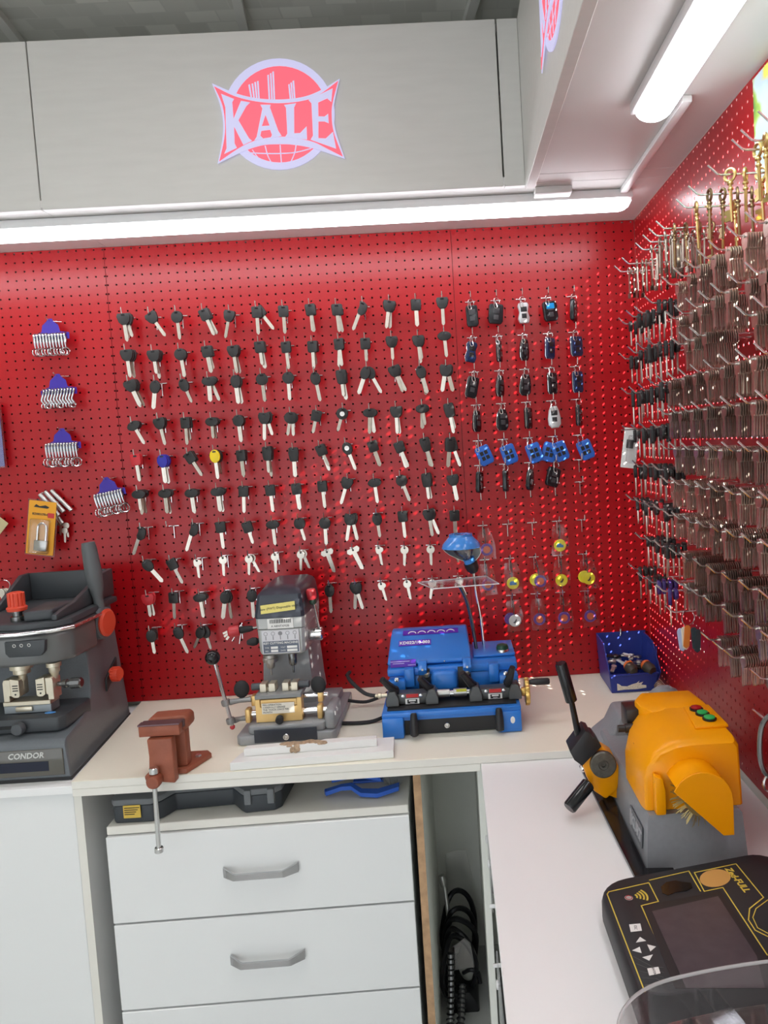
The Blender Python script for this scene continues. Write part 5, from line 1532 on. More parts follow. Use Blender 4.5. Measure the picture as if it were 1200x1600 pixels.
# --- hook meshes (origin where the wire leaves the board; prong runs along -y)
b = B()
b.tube([(-0.0145, -0.0022, 0), (0.0145, -0.0022, 0)], 0.0019, 6)
b.tube([(0, -0.0022, 0), (0, -0.056, 0.001), (0, -0.0600, 0.004), (0, -0.0625, 0.020)], 0.0016, 6)
b.tube([(0, -0.0030, 0), (0, -0.0032, -0.036)], 0.0017, 6)
HOOK_ME = mesh_of(b, 'peg_hook', METAL)

# --- car key heads
HEADS = {
    'trapezoid': [(-18, -5), (-15, 4), (15, 4), (18, -5), (14, -20), (7, -28), (-7, -28), (-14, -20)],
    'round': [(17 * math.cos(a), -12 + 17 * math.sin(a)) for a in [2 * math.pi * k / 16 for k in range(16)]],
    'square': [(-14, -24), (-14.5, 2), (-12, 5), (12, 5), (14.5, 2), (14, -24), (11, -27), (-11, -27)],
    'oval': [(14.5 * math.cos(a), -14 + 19 * math.sin(a)) for a in [2 * math.pi * k / 16 for k in range(16)]],
    'wide': [(20 * math.cos(a), -8 + 13 * math.sin(a)) for a in [2 * math.pi * k / 16 for k in range(16)]],
    'tall': [(-12, -32), (-15, -10), (-14, 3), (-10, 6), (10, 6), (14, 3), (15, -10), (12, -32), (6, -35), (-6, -35)],
    'bean': [(-10, 5), (2, 6), (13, 1), (17, -10), (16, -24), (8, -33), (-2, -32), (-7, -24), (-6, -10)],
}
HEAD_ME, BLADE_ME = {}, {}
HCOL = {'black': mat('key_head_black', (0.022, 0.021, 0.021), rough=0.48), 'red': mat('key_head_red', (0.55, 0.02, 0.03), rough=0.4), 'blue': mat('key_head_blue', (0.02, 0.02, 0.36), rough=0.4),
        'yellow': mat('key_head_yellow', (0.86, 0.62, 0.01), rough=0.4), 'violet': mat('key_head_violet', (0.05, 0.025, 0.16), rough=0.45)}


def head_mesh(shape, colour):
    k = (shape, colour)
    if k not in HEAD_ME:
        b = B()
        b.prism([(x * MM, z * MM) for x, z in HEADS[shape]], 'xz', -0.0042, 0.0042, bev=0.0016, seg=2)
        low = min(z for x, z in HEADS[shape]) * MM
        me = mesh_of(b, 'head', HCOL[colour])
        b = B()
        b.prism([(-5.5 * MM, -1.5 * MM), (-4 * MM, 1 * MM), (4 * MM, 1 * MM), (5.5 * MM, -1.5 * MM), (4 * MM, -3.2 * MM), (-4 * MM, -3.2 * MM)], 'xz', -0.0047, -0.0041)
        sl = mesh_of(b, 'ring_slot', BLACKG)
        HEAD_ME[k] = (me, low, sl)
    return HEAD_ME[k]


def blade_mesh(kind):
    if kind not in BLADE_ME:
        L, w = {'long': (46, 4.6), 'short': (34, 4.2), 'wide': (44, 5.6)}[kind]
        b = B()
        b.prism([(-w * MM, 3 * MM), (-w * MM, -(L - 5) * MM), (-1.5 * MM, -L * MM), (1.5 * MM, -L * MM), (w * MM, -(L - 5) * MM), (w * MM, 3 * MM)], 'xz', -0.0012, 0.0012)
        b.box(-0.0012, 0.0012, -0.0018, -0.0011, -(L - 6) * MM, -0.002)
        BLADE_ME[kind] = mesh_of(b, 'blade', NICKEL)
    return BLADE_ME[kind]


def car_key(pos, tilt, shape, colour, blade, label, group, yaw=0.0, badge=None, swing=0.0):
    t = thing('car_key', label, 'key', (0, 0, 0), group)
    t.matrix_world = Matrix.Translation(pos) @ Matrix.Rotation(math.radians(yaw), 4, 'Z') @ Matrix.Rotation(math.radians(swing), 4, 'X') @ Matrix.Rotation(math.radians(-tilt), 4, 'Y')
    hm, low, sl = head_mesh(shape, colour)
    h = link('head', hm, t)
    link('ring_slot', sl, h)
    link('blade', blade_mesh(blade), t, Matrix.Translation((0, 0, low)))
    if badge:
        link('badge', badge, h, Matrix.Translation((0, -0.0042, -0.013)))
    return t


b = B(); b.lathe([(0.0068, 0), (0.0068, 0.0008), (0, 0.001)], (0, 0, 0), (0, -1, 0), 16)
BADGE = mesh_of(b, 'badge', mat('paper_white'))

# --- flat steel keys
STEEL_ME = {}


def steel_mesh(kind):
    if kind not in STEEL_ME:
        bow = {'round': [(12 * math.cos(a), -8 + 12 * math.sin(a)) for a in [2 * math.pi * k / 16 for k in range(16)]],
               'big': [(-20, -4), (-16, 5), (16, 5), (20, -4), (14, -12), (-14, -12)],
               'clover': [((12 + 1.5 * math.cos(3 * a)) * math.cos(a), -8 + (11 + 1.5 * math.cos(3 * a)) * math.sin(a)) for a in [2 * math.pi * k / 18 for k in range(18)]]}[kind]
        L, w = {'round': (34, 4.2), 'big': (52, 6.5), 'clover': (33, 4.0)}[kind]
        low = min(z for x, z in bow)
        b = B()
        b.prism([(x * MM, z * MM) for x, z in bow], 'xz', -0.0013, 0.0013, bev=0.0004, seg=1)
        b.prism([(-w * MM, (low + 3) * MM), (-w * MM, (low - L + 4) * MM), (-1 * MM, (low - L) * MM), (2 * MM, (low - L) * MM), (w * 0.7 * MM, (low - L + 8) * MM), (w * MM, (low + 3) * MM)], 'xz', -0.0011, 0.0011)
        a_ = mesh_of(b, 'bow_and_blade', NICKEL)
        b = B(); b.lathe([(0.0030, 0), (0.0030, 0.0004), (0, 0.0004)], (0, -0.0013, -0.002), (0, -1, 0), 12)
        h_ = mesh_of(b, 'eyelet', BLACKP)
        STEEL_ME[kind] = (a_, h_)
    return STEEL_ME[kind]


def steel_key(pos, tilt, kind, label, group, m=None, yaw=0):
    t = thing('steel_key', label, 'key', (0, 0, 0), group)
    t.matrix_world = Matrix.Translation(pos) @ Matrix.Rotation(math.radians(yaw), 4, 'Z') @ Matrix.Rotation(math.radians(-tilt), 4, 'Y')
    a_, h_ = steel_mesh(kind)
    link('bow_and_blade', a_, t)
    link('eyelet', h_, t)
    return t


KX = [0.0555 + 0.0745 * i for i in range(13)]
KZ = [1.966, 1.868, 1.782, 1.670, 1.572, 1.470, 1.367, 1.270, 1.170, 1.070]
# each cell: head shape, tilts of the keys on that hook (first = frontmost); 's..' = bare steel key; '-' = empty hook; '' = nothing
_ = {'t': 'trapezoid', 'r': 'round', 'q': 'square', 'o': 'oval', 'w': 'wide', 'l': 'tall', 'b': 'bean'}
GRID = [
    [('t', 4, 14, 0), ('t', 32), ('r', 3), ('q', 20, 24), ('t', -16), ('q', 0, 35), ('q', 0), ('q', 6, 2), ('q', 3, 8), ('b', -24), ('t', -10, -4), ('q', 0), ('t', 0)],
    [('t', 4, 2, 5), ('t', 4, 7, 2), ('r', 6, 2), ('q', 7, 11), ('t', 5, 9), ('q', 4, 7), ('q', 3), ('q', 0, 4), ('q', 4, -5), ('q', 0), ('t', 0), ('t', 3, 6), ('w', 3)],
    [('t', 20, 17, 23), ('o', -9), ('o', 21), ('w', 0, 20), ('o', 3, 7), ('r', 3), ('r', 0), ('o', 8), ('l', 3, 6), ('o', -22, 26), ('t', 18, 24), ('o', 13, 9), ('t', -12, 12)],
    [('w', 26, 22), ('t', 10, 6), ('q', 0, 4), ('w', 0, 4), ('r', 3, 0), ('t', -4, 14), ('r', -12, 0), ('q', -15), ('r', -18), ('w', -4, 6), ('t', 0, 4), ('w', 6, -4), ('l', 8, 12)],
    [('q', 5, 2), ('o', 3, 6, 0), ('q', 30, 26), ('o', 3, 0, 6), ('q', 3, 0), ('l', 0, 3), ('l', 0), ('q', 21, 17), ('o', 18), ('q', 16), ('q', 20, 14), ('l', 14, 10), ('l', -8, 17)],
    [('w', 3, 0, 6), ('w', 2, 5), ('w', 4, 1), ('w', 3, 6), ('q', -3), ('q', 3), ('q', 5), ('q', 3), ('t', -20), ('w', 5), ('r', 18), ('l', 3, 8), ('t', 8)],
    [('b', -22), ('-',), ('b', -20), ('q', 3), ('q', 14), ('w', 3), ('r', 14), ('r', 0), ('t', -12, 10), ('o', 5), ('q', 3), ('t', 6, 20), ('q', 0)],
    [('o', 36), ('q', 24), ('sc', 4), ('sr', 0), ('sr', -3, 26), ('sr', 0), ('sr', -3, 21), ('sb', 18), ('sb', 24), ('sc', 9), ('sr', -3), ('sr', 0), ('sr', 4)],
    [('t', 3, 8), ('q', -2), ('w', 5, 2), ('o', -10, 6), ('o', 0), ('',), ('',), ('o', 0), ('t', 14, -6), ('sc', 15), ('sr', 10), ('sr', -9), ('sr', 22)],
    [('o', 5, 0), ('o', 20), ('o', -28, 14), ('',), ('',), ('',), ('',), ('',), ('',), ('',), ('',), ('',), ('',)],
]
HOOKG = 'steel peg hooks on the middle back panel'
for j, row in enumerate(GRID):
    for i, cell in enumerate(row):
        if cell[0] == '':
            continue
        hx = KX[i] + 0.004
        hz = KZ[j] - 0.002 + rnd.uniform(-.004, .004)
        place = 'hook %s from the dark seam, %s row' % (ORD[i + 1], NTH[j + 1])
        h = link('peg_hook', HOOK_ME)
        h.location = (hx, -0.0004, hz)
        tag(h, ('empty steel peg hook, ' if cell[0] == '-' else 'steel peg hook under keys, ') + place, 'hook', HOOKG)
        if cell[0] == '-':
            continue
        n = len(cell) - 1
        for k, tlt in enumerate(cell[1:]):
            y = -0.051 + 0.0098 * k
            pos = Vector((hx + 0.0012 * k, y, hz - 0.0010))
            which = '' if n == 1 else (', frontmost' if k == 0 else (', behind another' if k == 1 else ', rearmost'))
            if cell[0].startswith('s'):
                kind = {'sr': 'round', 'sc': 'clover', 'sb': 'big'}[cell[0]]
                steel_key(pos + Vector((0, 0, 0.002)), tlt, kind, {'round': 'round', 'clover': 'lobed', 'big': 'broad'}[kind] + ' bare steel key, ' + place + which, 'bare steel keys on the middle back panel', yaw=rnd.uniform(-12, 12))
            else:
                sh = _[cell[0]]
                colr = {(4, 0): 'red', (4, 1): 'blue', (4, 3): 'yellow', (8, 0): 'red'}.get((j, i), 'black')
                bl = 'short' if (j, i) in ((8, 0), (9, 0), (9, 2)) else rnd.choice(['long', 'long', 'wide', 'short'])
                car_key(pos + Vector((0, 0, 0.002)), tlt, sh, colr if k == 0 or colr != 'yellow' else 'black', bl, ('' if sh == 'square' or True else '') + '%s %s car key, ' % (sh, colr if k == 0 or colr != 'yellow' else 'black') + place + which,
                        'car keys on the middle back panel', yaw=rnd.uniform(-14, 14), badge=BADGE if (j, i) in ((3, 8), (4, 8)) and k == 0 else None)
# three small steel keys on one ring beside the mill
sk = thing('key_ring', 'three small steel keys on a ring beside the red mill knob', 'keys', (0.292, -0.02, 1.06))
b = B(); b.tube([(0.300, -0.0004, 1.062), (0.300, -0.055, 1.063), (0.300, -0.060, 1.070)], 0.0016, 6); b.part('hook_wire', METAL, sk)
for k, a in enumerate((-68, -55, -40)):
    b = B()
    R_ = rot('Y', -a)
    bowp = [(0.007 * math.cos(q), 0.007 * math.sin(q) - 0.004) for q in [2 * math.pi * i / 10 for i in range(10)]]
    b.prism(bowp, 'xz', -0.001, 0.001); b.box(-0.003, 0.003, -0.001, 0.001, -0.040, -0.009)
    bmesh.ops.transform(b.bm, matrix=Matrix.Translation((0.300, -0.040 - 0.005 * k, 1.0610)) @ R_.to_4x4(), verts=b.bm.verts)
    b.part('small_key', NICKEL, sk)

# ---------------------------------------------------------------- remote fobs on the panel by the corner
FX = [1.030 + 0.0731 * i for i in range(5)]
FZ = [1.962, 1.860, 1.761, 1.666, 1.562, 1.490, 1.425, 1.313, 1.211, 1.100]
FOBB = {'black': mat('fob_black', (0.014, 0.015, 0.018), rough=0.22), 'navy': mat('fob_navy', (0.015, 0.030, 0.085), rough=0.2), 'blue': mat('fob_blue', (0.03, 0.14, 0.55), rough=0.4), 'silver': mat('fob_silver', (0.62, 0.63, 0.64), rough=0.3, metal=0.5)}
FOB_SH = {
    'slab': [(-15, 0), (-17, -8), (-17, -52), (-13, -60), (13, -60), (17, -52), (17, -8), (15, 0)],
    'drop': [(-9, 0), (-14, -12), (-18, -35), (-17, -52), (-10, -61), (10, -61), (17, -52), (18, -35), (14, -12), (9, 0)],
    'waist': [(-12, 0), (-16, -8), (-12, -26), (-17, -44), (-13, -58), (13, -58), (17, -44), (12, -26), (16, -8), (12, 0)],
    'wide': [(-18, 0), (-21, -6), (-21, -48), (-16, -56), (16, -56), (21, -48), (21, -6), (18, 0)],
}


def fob_parts(shape, colour, yaw, tilt, parent, pos, trim=True, clip=True, thick=0.0065):
    """body with buttons, split ring and small snap clip"""
    M_ = Matrix.Translation(pos) @ Matrix.Rotation(math.radians(yaw), 4, 'Z') @ Matrix.Rotation(math.radians(-tilt), 4, 'Y')
    b = B(); b.prism([(x * MM, (z - 14) * MM) for x, z in FOB_SH[shape]], 'xz', -thick, thick, bev=0.003, seg=3)
    me = mesh_of(b, 'body', FOBB[colour]); body = link('body', me, parent, M_)
    if trim:
        b = B()
        pp = [((x * 1.01) * MM, -0.0, (z - 14) * MM) for x, z in FOB_SH[shape]]
        b.tube(pp, 0.0011, 6, closed=True)
        link('chrome_trim', mesh_of(b, 'chrome_trim', CHROME), body)
    b = B()
    if colour == 'blue':
        for dx in (-0.0065, 0.0065):
            for dz in (-0.030, -0.045):
                b.box(dx - 0.005, dx + 0.005, -thick - 0.0008, -thick + 0.0005, dz - 0.010, dz + 0.0015, bev=0.001, seg=1)
    else:
        b.box(-0.009, 0.009, -thick - 0.0006, -thick + 0.0005, -0.040, -0.026, bev=0.002)
        b.box(-0.007, 0.007, -thick - 0.0006, -thick + 0.0005, -0.058, -0.045, bev=0.002)
    link('button', mesh_of(b, 'button', BLACKP if colour != 'black' else mat('fob_button', (0.06, 0.06, 0.065), rough=0.35)), body)
    if clip:
        b = B(); b.torus((0, 0, -0.006), (0.5, -1, 0.1), 0.0095, 0.0009, 18, 5)
        link('split_ring', mesh_of(b, 'split_ring', METAL), parent, Matrix.Translation(pos))
        b = B(); b.tube([(-0.006, -0.012, -0.008), (-0.009, -0.014, -0.018), (-0.006, -0.014, -0.027), (0.0, -0.014, -0.025), (-0.002, -0.014, -0.014)], 0.0013, 6, smooth=4)
        link('snap_clip', mesh_of(b, 'snap_clip', CHROME), parent, Matrix.Translation(pos))
    return body


FOBS = [
    [('slab', 'black', 4, 2), ('wide', 'black', 10, -6), ('waist', 'silver', 8, 2), ('wide', 'black', 14, 6), ('slab', 'black', 62, -8)],
    [('waist', 'navy', 20, -10), ('drop', 'black', 74, 0), ('drop', 'black', 48, -4), ('slab', 'navy', 40, -4), ('wide', 'navy', 35, 2)],
    [('slab', 'black', 22, -14), ('drop', 'black', 58, -8), ('drop', 'black', 28, -6), ('slab', 'black', 40, 0), ('slab', 'navy', 30, 0)],
    [('drop', 'black', 58, -4), ('drop', 'black', 20, -2), ('slab', 'black', 60, 0), ('drop', 'silver', 0, 2), ('slab', 'black', 66, -2)],
    [('wide', 'blue', 8, 22), ('wide', 'blue', 6, 18), ('wide', 'blue', 4, 18), ('wide', 'blue', 4, 20), ('wide', 'blue', 0, 20)],
    [('slab', 'black', 66, -10), ('slab', 'black', 74, -6), ('drop', 'black', 60, -12), ('wide', 'black', 28, -18), None],
]
COLW = {'black': 'glossy black', 'navy': 'dark navy', 'blue': 'bright blue', 'silver': 'silver and black'}
SHW = {'slab': 'slab', 'drop': 'teardrop', 'waist': 'waisted', 'wide': 'broad'}
for j in range(10):
    for i in range(5):
        hz = FZ[j]
        hx = FX[i] + 0.004
        if j == 9 and i == 0:
            continue
        place = 'hook %s from the thin seam, %s row' % (ORD[i + 1], NTH[j + 1])
        h = link('peg_hook', HOOK_ME)
        h.location = (hx, -0.0004, hz)
        loaded = (j < 6 and FOBS[j][i] is not None) or (j == 7 and i in (0, 3)) or j > 7
        tag(h, ('steel peg hook carrying goods, ' if loaded else 'empty steel peg hook, ') + place, 'hook', 'steel peg hooks on the corner panel')
        if j < 6 and FOBS[j][i] is not None:
            sh, colr, yaw, tlt = FOBS[j][i]
            t = thing('remote_fob', '%s %s remote fob, %s' % (COLW[colr], SHW[sh], place), 'remote', (hx, -0.046, hz), 'remote fobs on the corner panel')
            fob_parts(sh, colr, yaw, tlt, t, Vector((0, 0, -0.004)), trim=(colr != 'blue' and j in (1, 2, 3)), thick=0.0065 if colr != 'blue' else 0.0055)
            if (j, i) == (0, 3):
                bb = B(); bb.box(-0.012, 0.012, -0.0075, -0.0064, -0.036, -0.020, bev=0.001, seg=1)
                body = [c for c in t.children if c.name.startswith('body')][0]
                link('blue_screen', mesh_of(bb, 'blue_screen', mat('fob_screen', (0.02, 0.32, 0.75), rough=0.2)), body)
            if (j, i) == (4, 3):
                t2 = thing('remote_fob', 'rear bright blue remote fob, ' + place, 'remote', (hx, -0.030, hz), 'remote fobs on the corner panel')
                fob_parts('wide', 'blue', 0, -16, t2, Vector((-0.004, 0, -0.004)), trim=False, clip=False, thick=0.0055)

# ---------------------------------------------------------------- bagged tags
TAGC = {'yellow': mat('tag_yellow', (0.80, 0.70, 0.03), rough=0.45), 'purple': mat('tag_purple', (0.13, 0.05, 0.30), rough=0.45), 'white': mat('tag_white', (0.78, 0.78, 0.76), rough=0.45)}


def bagged_tag(i, j, colr, inner, pat, tilt, label, back=None):
    hx, hz = FX[i] + 0.004, FZ[j]
    t = thing('bagged_tag', label, 'tag', (hx, -0.046, hz), 'bagged round tags on the corner panel')
    rr = random.Random(i * 31 + j)
    R_ = Matrix.Rotation(math.radians(-tilt), 4, 'Y')
    # crinkled clear bag
    N_ = 9
    b = B()
    tt = bmesh.new()
    g = []
    for r_ in range(N_):
        z = -0.004 - 0.092 * r_ / (N_ - 1)
        hw = 0.017 + 0.008 * min(1, r_ / 3)
        g.append([tt.verts.new((hw * (2 * c / 4 - 1) + rr.uniform(-.0015, .0015), -0.009 + rr.uniform(-.003, .003), z)) for c in range(5)])
    for r_ in range(N_ - 1):
        for c in range(4):
            tt.faces.new((g[r_][c], g[r_][c + 1], g[r_ + 1][c + 1], g[r_ + 1][c]))
    b._add(tt)
    link('bag', mesh_of(b, 'bag', CLEARF), t, R_)
    b = B(); b.lathe([(0.0165, -0.0016), (0.0180, 0), (0.0165, 0.0016)], (0, 0, 0), (0, -1, 0), 24)
    d = link('disc', mesh_of(b, 'disc', TAGC[colr]), t, R_ @ Matrix.Translation((0, -0.002, -0.066)))
    b = B()
    if pat == 'car':
        b.prism([(-0.010, -0.005), (0.010, -0.006), (0.010, 0.001), (0.005, 0.002), (0.003, 0.006), (-0.006, 0.006), (-0.010, 0.001)], 'xz', -0.0026, -0.0017)
    elif pat == 'ring':
        b.lathe([(0.0105, 0.0017), (0.0105, 0.0026), (0, 0.0026)], (0, 0, 0), (0, -1, 0), 18)
    else:
        b.prism([(-0.006, -0.004), (-0.003, -0.007), (0.002, -0.006), (0.006, 0.002), (0.004, 0.007), (0.001, 0.001), (-0.003, -0.003)], 'xz', -0.0026, -0.0017)
    link('print', mesh_of(b, 'print', inner), d)
    b = B(); b.tube([(0, -0.002, 0.002), (0.002, -0.003, -0.020), (-0.001, -0.002, -0.048)], 0.0017, 6, smooth=4)
    b.torus((0, -0.002, -0.016), (1, -0.3, 0), 0.0075, 0.0010, 14, 5)
    link('cord', mesh_of(b, 'cord', mat('tag_cord', (0.05, 0.045, 0.045), rough=0.4)), t, R_)
    if back:
        b = B(); b.lathe([(0.0165, -0.0014), (0.0180, 0), (0.0165, 0.0014)], (0, 0, 0), (0, -1, 0), 24)
        link('rear_disc', mesh_of(b, 'rear_disc', TAGC[back]), t, R_ @ Matrix.Translation((-0.012, 0.004, -0.060)))


CARB, ORGP, DK = mat('tag_car_blue', (0.05, 0.20, 0.42), rough=0.4), mat('tag_orange_print', (0.62, 0.14, 0.06), rough=0.4), mat('tag_dark_print', (0.06, 0.05, 0.04), rough=0.4)
for a in ((0, 7, 'purple', ORGP, 'ring', 6, 'bagged purple and white tag half behind the blue lamp shade'),
          (3, 7, 'yellow', CARB, 'car', 0, 'bagged yellow tag with blue car, alone in its row away from the lamp'),
          (0, 8, 'purple', ORGP, 'ring', 4, 'bagged purple tag behind the clear acrylic chip shield'),
          (1, 8, 'yellow', CARB, 'car', 4, 'bagged yellow tag with blue car, hook two from the thin seam'),
          (2, 8, 'purple', ORGP, 'ring', 10, 'bagged purple tag in front of a yellow one', 'yellow'),
          (3, 8, 'yellow', DK, 'mark', 0, 'bagged yellow tag with dark tick, hook four from the thin seam'),
          (4, 8, 'yellow', DK, 'mark', 6, 'two bagged yellow tags overlapping, hook five from the thin seam', 'yellow'),
          (1, 9, 'white', DK, 'mark', 4, 'bagged white tag with a purple one behind it', 'purple'),
          (2, 9, 'purple', ORGP, 'ring', 3, 'bagged purple tag, lowest row, hook three from the thin seam'),
          (3, 9, 'purple', ORGP, 'ring', 2, 'bagged purple tag, lowest row, hook four from the thin seam'),
          (4, 9, 'purple', ORGP, 'ring', 5, 'bagged purple tag, lowest row, above the blue bin')):
    bagged_tag(*a)

# ---------------------------------------------------------------- key-ring cards by the far seam side
CARD = mat('card_violet', (0.045, 0.022, 0.32), rough=0.5)


def snap_card(x, z, tilt, n, kind, label):
    t = thing('snap_hook_card', label, 'card', (0, 0, 0))
    t.matrix_world = Matrix.Translation((x, -0.030, z)) @ Matrix.Rotation(math.radians(-tilt), 4, 'Y')
    w = 0.0085 * n / 2
    b = B(); b.prism([(-w - .004, -0.052), (-w - .004, -0.040), (-0.026, -0.030), (-0.022, -0.012), (-0.010, -0.002), (-0.006, 0.006), (0.006, 0.006), (0.010, -0.002), (0.022, -0.012), (0.026, -0.030), (w + .004, -0.034), (w + .004, -0.052)], 'xz', -0.0006, 0.0006)
    link('header', mesh_of(b, 'header', CARD), t)
    rr = random.Random(int(x * 1000) + n)
    big = {'plain': 0.0105, 'curl': 0.0065, 'ring': 0.0125}[kind]
    b = B()
    if kind == 'curl':
        b.tube([(0, -0.004, -0.036), (0.004, -0.008, -0.042), (0.001, -0.010, -0.054), (-0.004, -0.008, -0.066), (0.000, -0.008, -0.074), (0.006, -0.008, -0.084)], 0.0030, 7, smooth=4)
    else:
        b.tube([(0.001, -0.002, -0.036), (-0.002, -0.008, -0.040), (-0.001, -0.009, -0.062), (0.000, -0.008, -0.076)], [0.0024, 0.0034, 0.0030, 0.0016], 7, smooth=3)
        b.tube([(0.0015, -0.004, -0.045), (0.0025, -0.008, -0.060)], 0.0011, 5)
    sm = mesh_of(b, 'snap_hook', CHROMED)
    b = B(); b.torus((0, 0, 0), (0.15, -1, 0.05), big, 0.0015, 20, 5); rm1 = mesh_of(b, 'split_ring', CHROMED)
    b = B(); b.torus((0, 0, 0), (0.9, -0.5, 0.05), big, 0.0015, 20, 5); rm2 = mesh_of(b, 'split_ring', CHROMED)
    for k in range(n):
        xx = -w + 0.0085 * (k + 0.5)
        link('snap_hook', sm, t, Matrix.Translation((xx, 0, rr.uniform(-.001, .001))))
        link('split_ring', rm1 if (k % 4 == 2 or k == n - 1) else rm2, t, Matrix.Translation((xx + 0.001, -0.009 - (0.005 if k % 4 == 2 or k == n - 1 else 0), -0.078 - big)))
    b = B(); b.tube([(0.018, 0.0296, 0.001), (0.0, 0.012, 0.001), (0, -0.012, 0.001), (-0.001, -0.020, 0.008)], 0.0016, 6)
    link('wire', mesh_of(b, 'wire', METAL), t)


snap_card(-0.155, 1.967, 0, 11, 'plain', 'violet card of snap hooks and small rings, topmost of four')
snap_card(-0.148, 1.812, 0, 11, 'curl', 'violet card of curled snap hooks, second from the top')
snap_card(-0.150, 1.658, -1, 11, 'ring', 'violet card of long snap hooks with rings, third from the top')
snap_card(-0.038, 1.512, 9, 10, 'ring', 'tilted violet card of snap hooks hanging lowest beside the dark seam')

# padlock blister pack
pb = thing('padlock_pack', 'orange blister card holding a small steel padlock', 'padlock', (-0.165, -0.03, 1.40))
pm = lambda u, v, y=-0.052: at(u, v, 1, y)
P00, P10, P11, P01 = pm(37, 778), pm(84, 783), pm(88, 872), pm(38, 866)
ux_ = (P10 - P00).normalized(); uz_ = (P00 - P01).normalized()
Wc, Hc = (P10 - P00).length, (P00 - P01).length
Mx = frame(P01, ux_, uz_)
CARDO = mat('card_orange', (0.80, 0.36, 0.02), rough=0.5)
b = B(); b.prism([(0.004, 0.004), (Wc - .004, 0.004), (Wc - .004, Hc - .004), (0.004, Hc - .004)], 'xy', 0.0, 0.0010, mtx=Mx); cd_ = b.part('card', CARDO, pb)
b = B(); b.prism([(0, 0), (Wc, 0), (Wc, Hc), (0, Hc)], 'xy', -0.002, -0.0008, mtx=Mx)
b.prism([(0.014, 0.008), (Wc - .014, 0.008), (Wc - .014, Hc * 0.66), (0.014, Hc * 0.66)], 'xy', 0.0012, 0.0150, bev=0.004, mtx=Mx); b.part('blister', CLEAR, pb)
b = B(); b.box(0, 0.001, 0, 0.001, 0, 0.001); b.bm.clear()
b.prism([(0.030, 0.016), (0.066, 0.016), (0.066, 0.046), (0.030, 0.046)], 'xy', 0.0016, 0.0125, bev=0.002, mtx=Mx); lk = b.part('padlock_body', mat('padlock_steel', (0.45, 0.44, 0.42), rough=0.25, metal=0.9), pb)
sh_ = [Mx @ Vector(q) for q in ((0.036, 0.045, 0.007), (0.036, 0.082, 0.007), (0.040, 0.092, 0.007), (0.048, 0.096, 0.007), (0.056, 0.092, 0.007), (0.060, 0.082, 0.007), (0.060, 0.045, 0.007))]
b = B(); b.tube(sh_, 0.0032, 8, smooth=4); b.part('shackle', CHROME, lk)
b = B(); b.prism([(0.018, Hc - .022), (0.024, Hc - .014), (0.034, Hc - .019), (0.050, Hc - .015), (0.062, Hc - .020), (0.056, Hc - .024)], 'xy', 0.0011, 0.0016, mtx=Mx); b.part('hanger_slot', BLACKP, cd_)
b = B(); b.text('KD001/70-030', 0.0090, Mx @ Matrix.Translation((0.042, Hc - 0.042, 0.0012)), 0.0002, bold=0.0003); b.part('print', BLACKP, cd_)
b = B(); b.prism([(Wc - .026, Hc - .050), (Wc - .008, Hc - .050), (Wc - .008, Hc - .036), (Wc - .026, Hc - .036)], 'xy', 0.0011, 0.0015, mtx=Mx); b.part('red_mark', mat('red_tag'), cd_)
# lock cylinders with keys behind it
lc = thing('lock_cylinder_set', 'bunch of steel lock cylinders with keys behind the orange padlock card', 'cylinders', (-0.13, -0.02, 1.45))
for k, (u0, v0, u1, v1, yy) in enumerate(((62, 772, 92, 806, -0.036), (70, 768, 100, 800, -0.026), (80, 766, 112, 798, -0.016), (76, 790, 98, 818, -0.012))):
    a, c = at(u0, v0, 1, yy), at(u1, v1, 1, yy)
    b = B(); b.cyl(a, c, 0.0062, seg=14, bev=0.001); b.part('cylinder', mat('satin_alloy'), lc)
for k, (u, v, tl_) in enumerate(((95, 815, 6), (103, 818, -6), (101, 826, 2))):
    p_ = at(u, v, 1, -0.012 - 0.004 * k)
    a_, h_ = steel_mesh('round')
    link('key', a_, lc, Matrix.Translation(p_ - lc.location) @ Matrix.Rotation(math.radians(tl_), 4, 'Y') @ Matrix.Diagonal((0.75, 1, 0.75, 1)))
b = B(); b.tube([at(66, 770, 1, -0.0005), at(66, 770, 1, -0.055)], 0.0018, 6); b.part('hook_wire', METAL, lc)
# cropped goods at the frame's edge
eb = thing('blister_pack', 'clear and violet blister pack beside the violet snap hook cards', 'pack', (-0.30, -0.03, 1.62))
p = at(-14, 680, 1, -0.03)
b = B(); b.box(p.x - .03, p.x + .034, -0.036, -0.024, p.z - .095, p.z + .095, bev=0.004); b.part('blister', CLEARF, eb)
b = B(); b.box(p.x - .028, p.x + .026, -0.0230, -0.0220, p.z - .09, p.z + .09); b.part('card', CARD, eb)
b = B(); b.tube([(p.x, -0.0005, p.z + .088), (p.x, -0.050, p.z + .088)], 0.0018, 6); b.part('hook_wire', METAL, eb)
kt = thing('paper_tag', 'beige square paper tag turned on its corner beside the orange padlock card', 'tag', (-0.30, -0.03, 1.40))
c = at(-6, 820, 1, -0.03)
b = B(); b.obox(c, (0.050, 0.0012, 0.050), rot('Y', 42), bev=0.0003, seg=1); b.part('tag_board', mat('kraft_beige', (0.55, 0.46, 0.26), rough=0.7), kt)
b = B(); b.tube([c + Vector((0, 0.0295, 0.028)), c + Vector((0, -0.014, 0.028))], 0.0018, 6); b.part('hook_wire', METAL, kt)
kb = thing('old_key_bunch', 'bunch of old steel keys on a ring behind the orange machine knob', 'keys', (-0.3, -0.04, 1.24))
c = at(6, 915, 1, -0.04)
b = B(); b.torus(c, (0.3, -1, 0), 0.016, 0.0014, 20, 6); b.part('ring', METAL, kb)
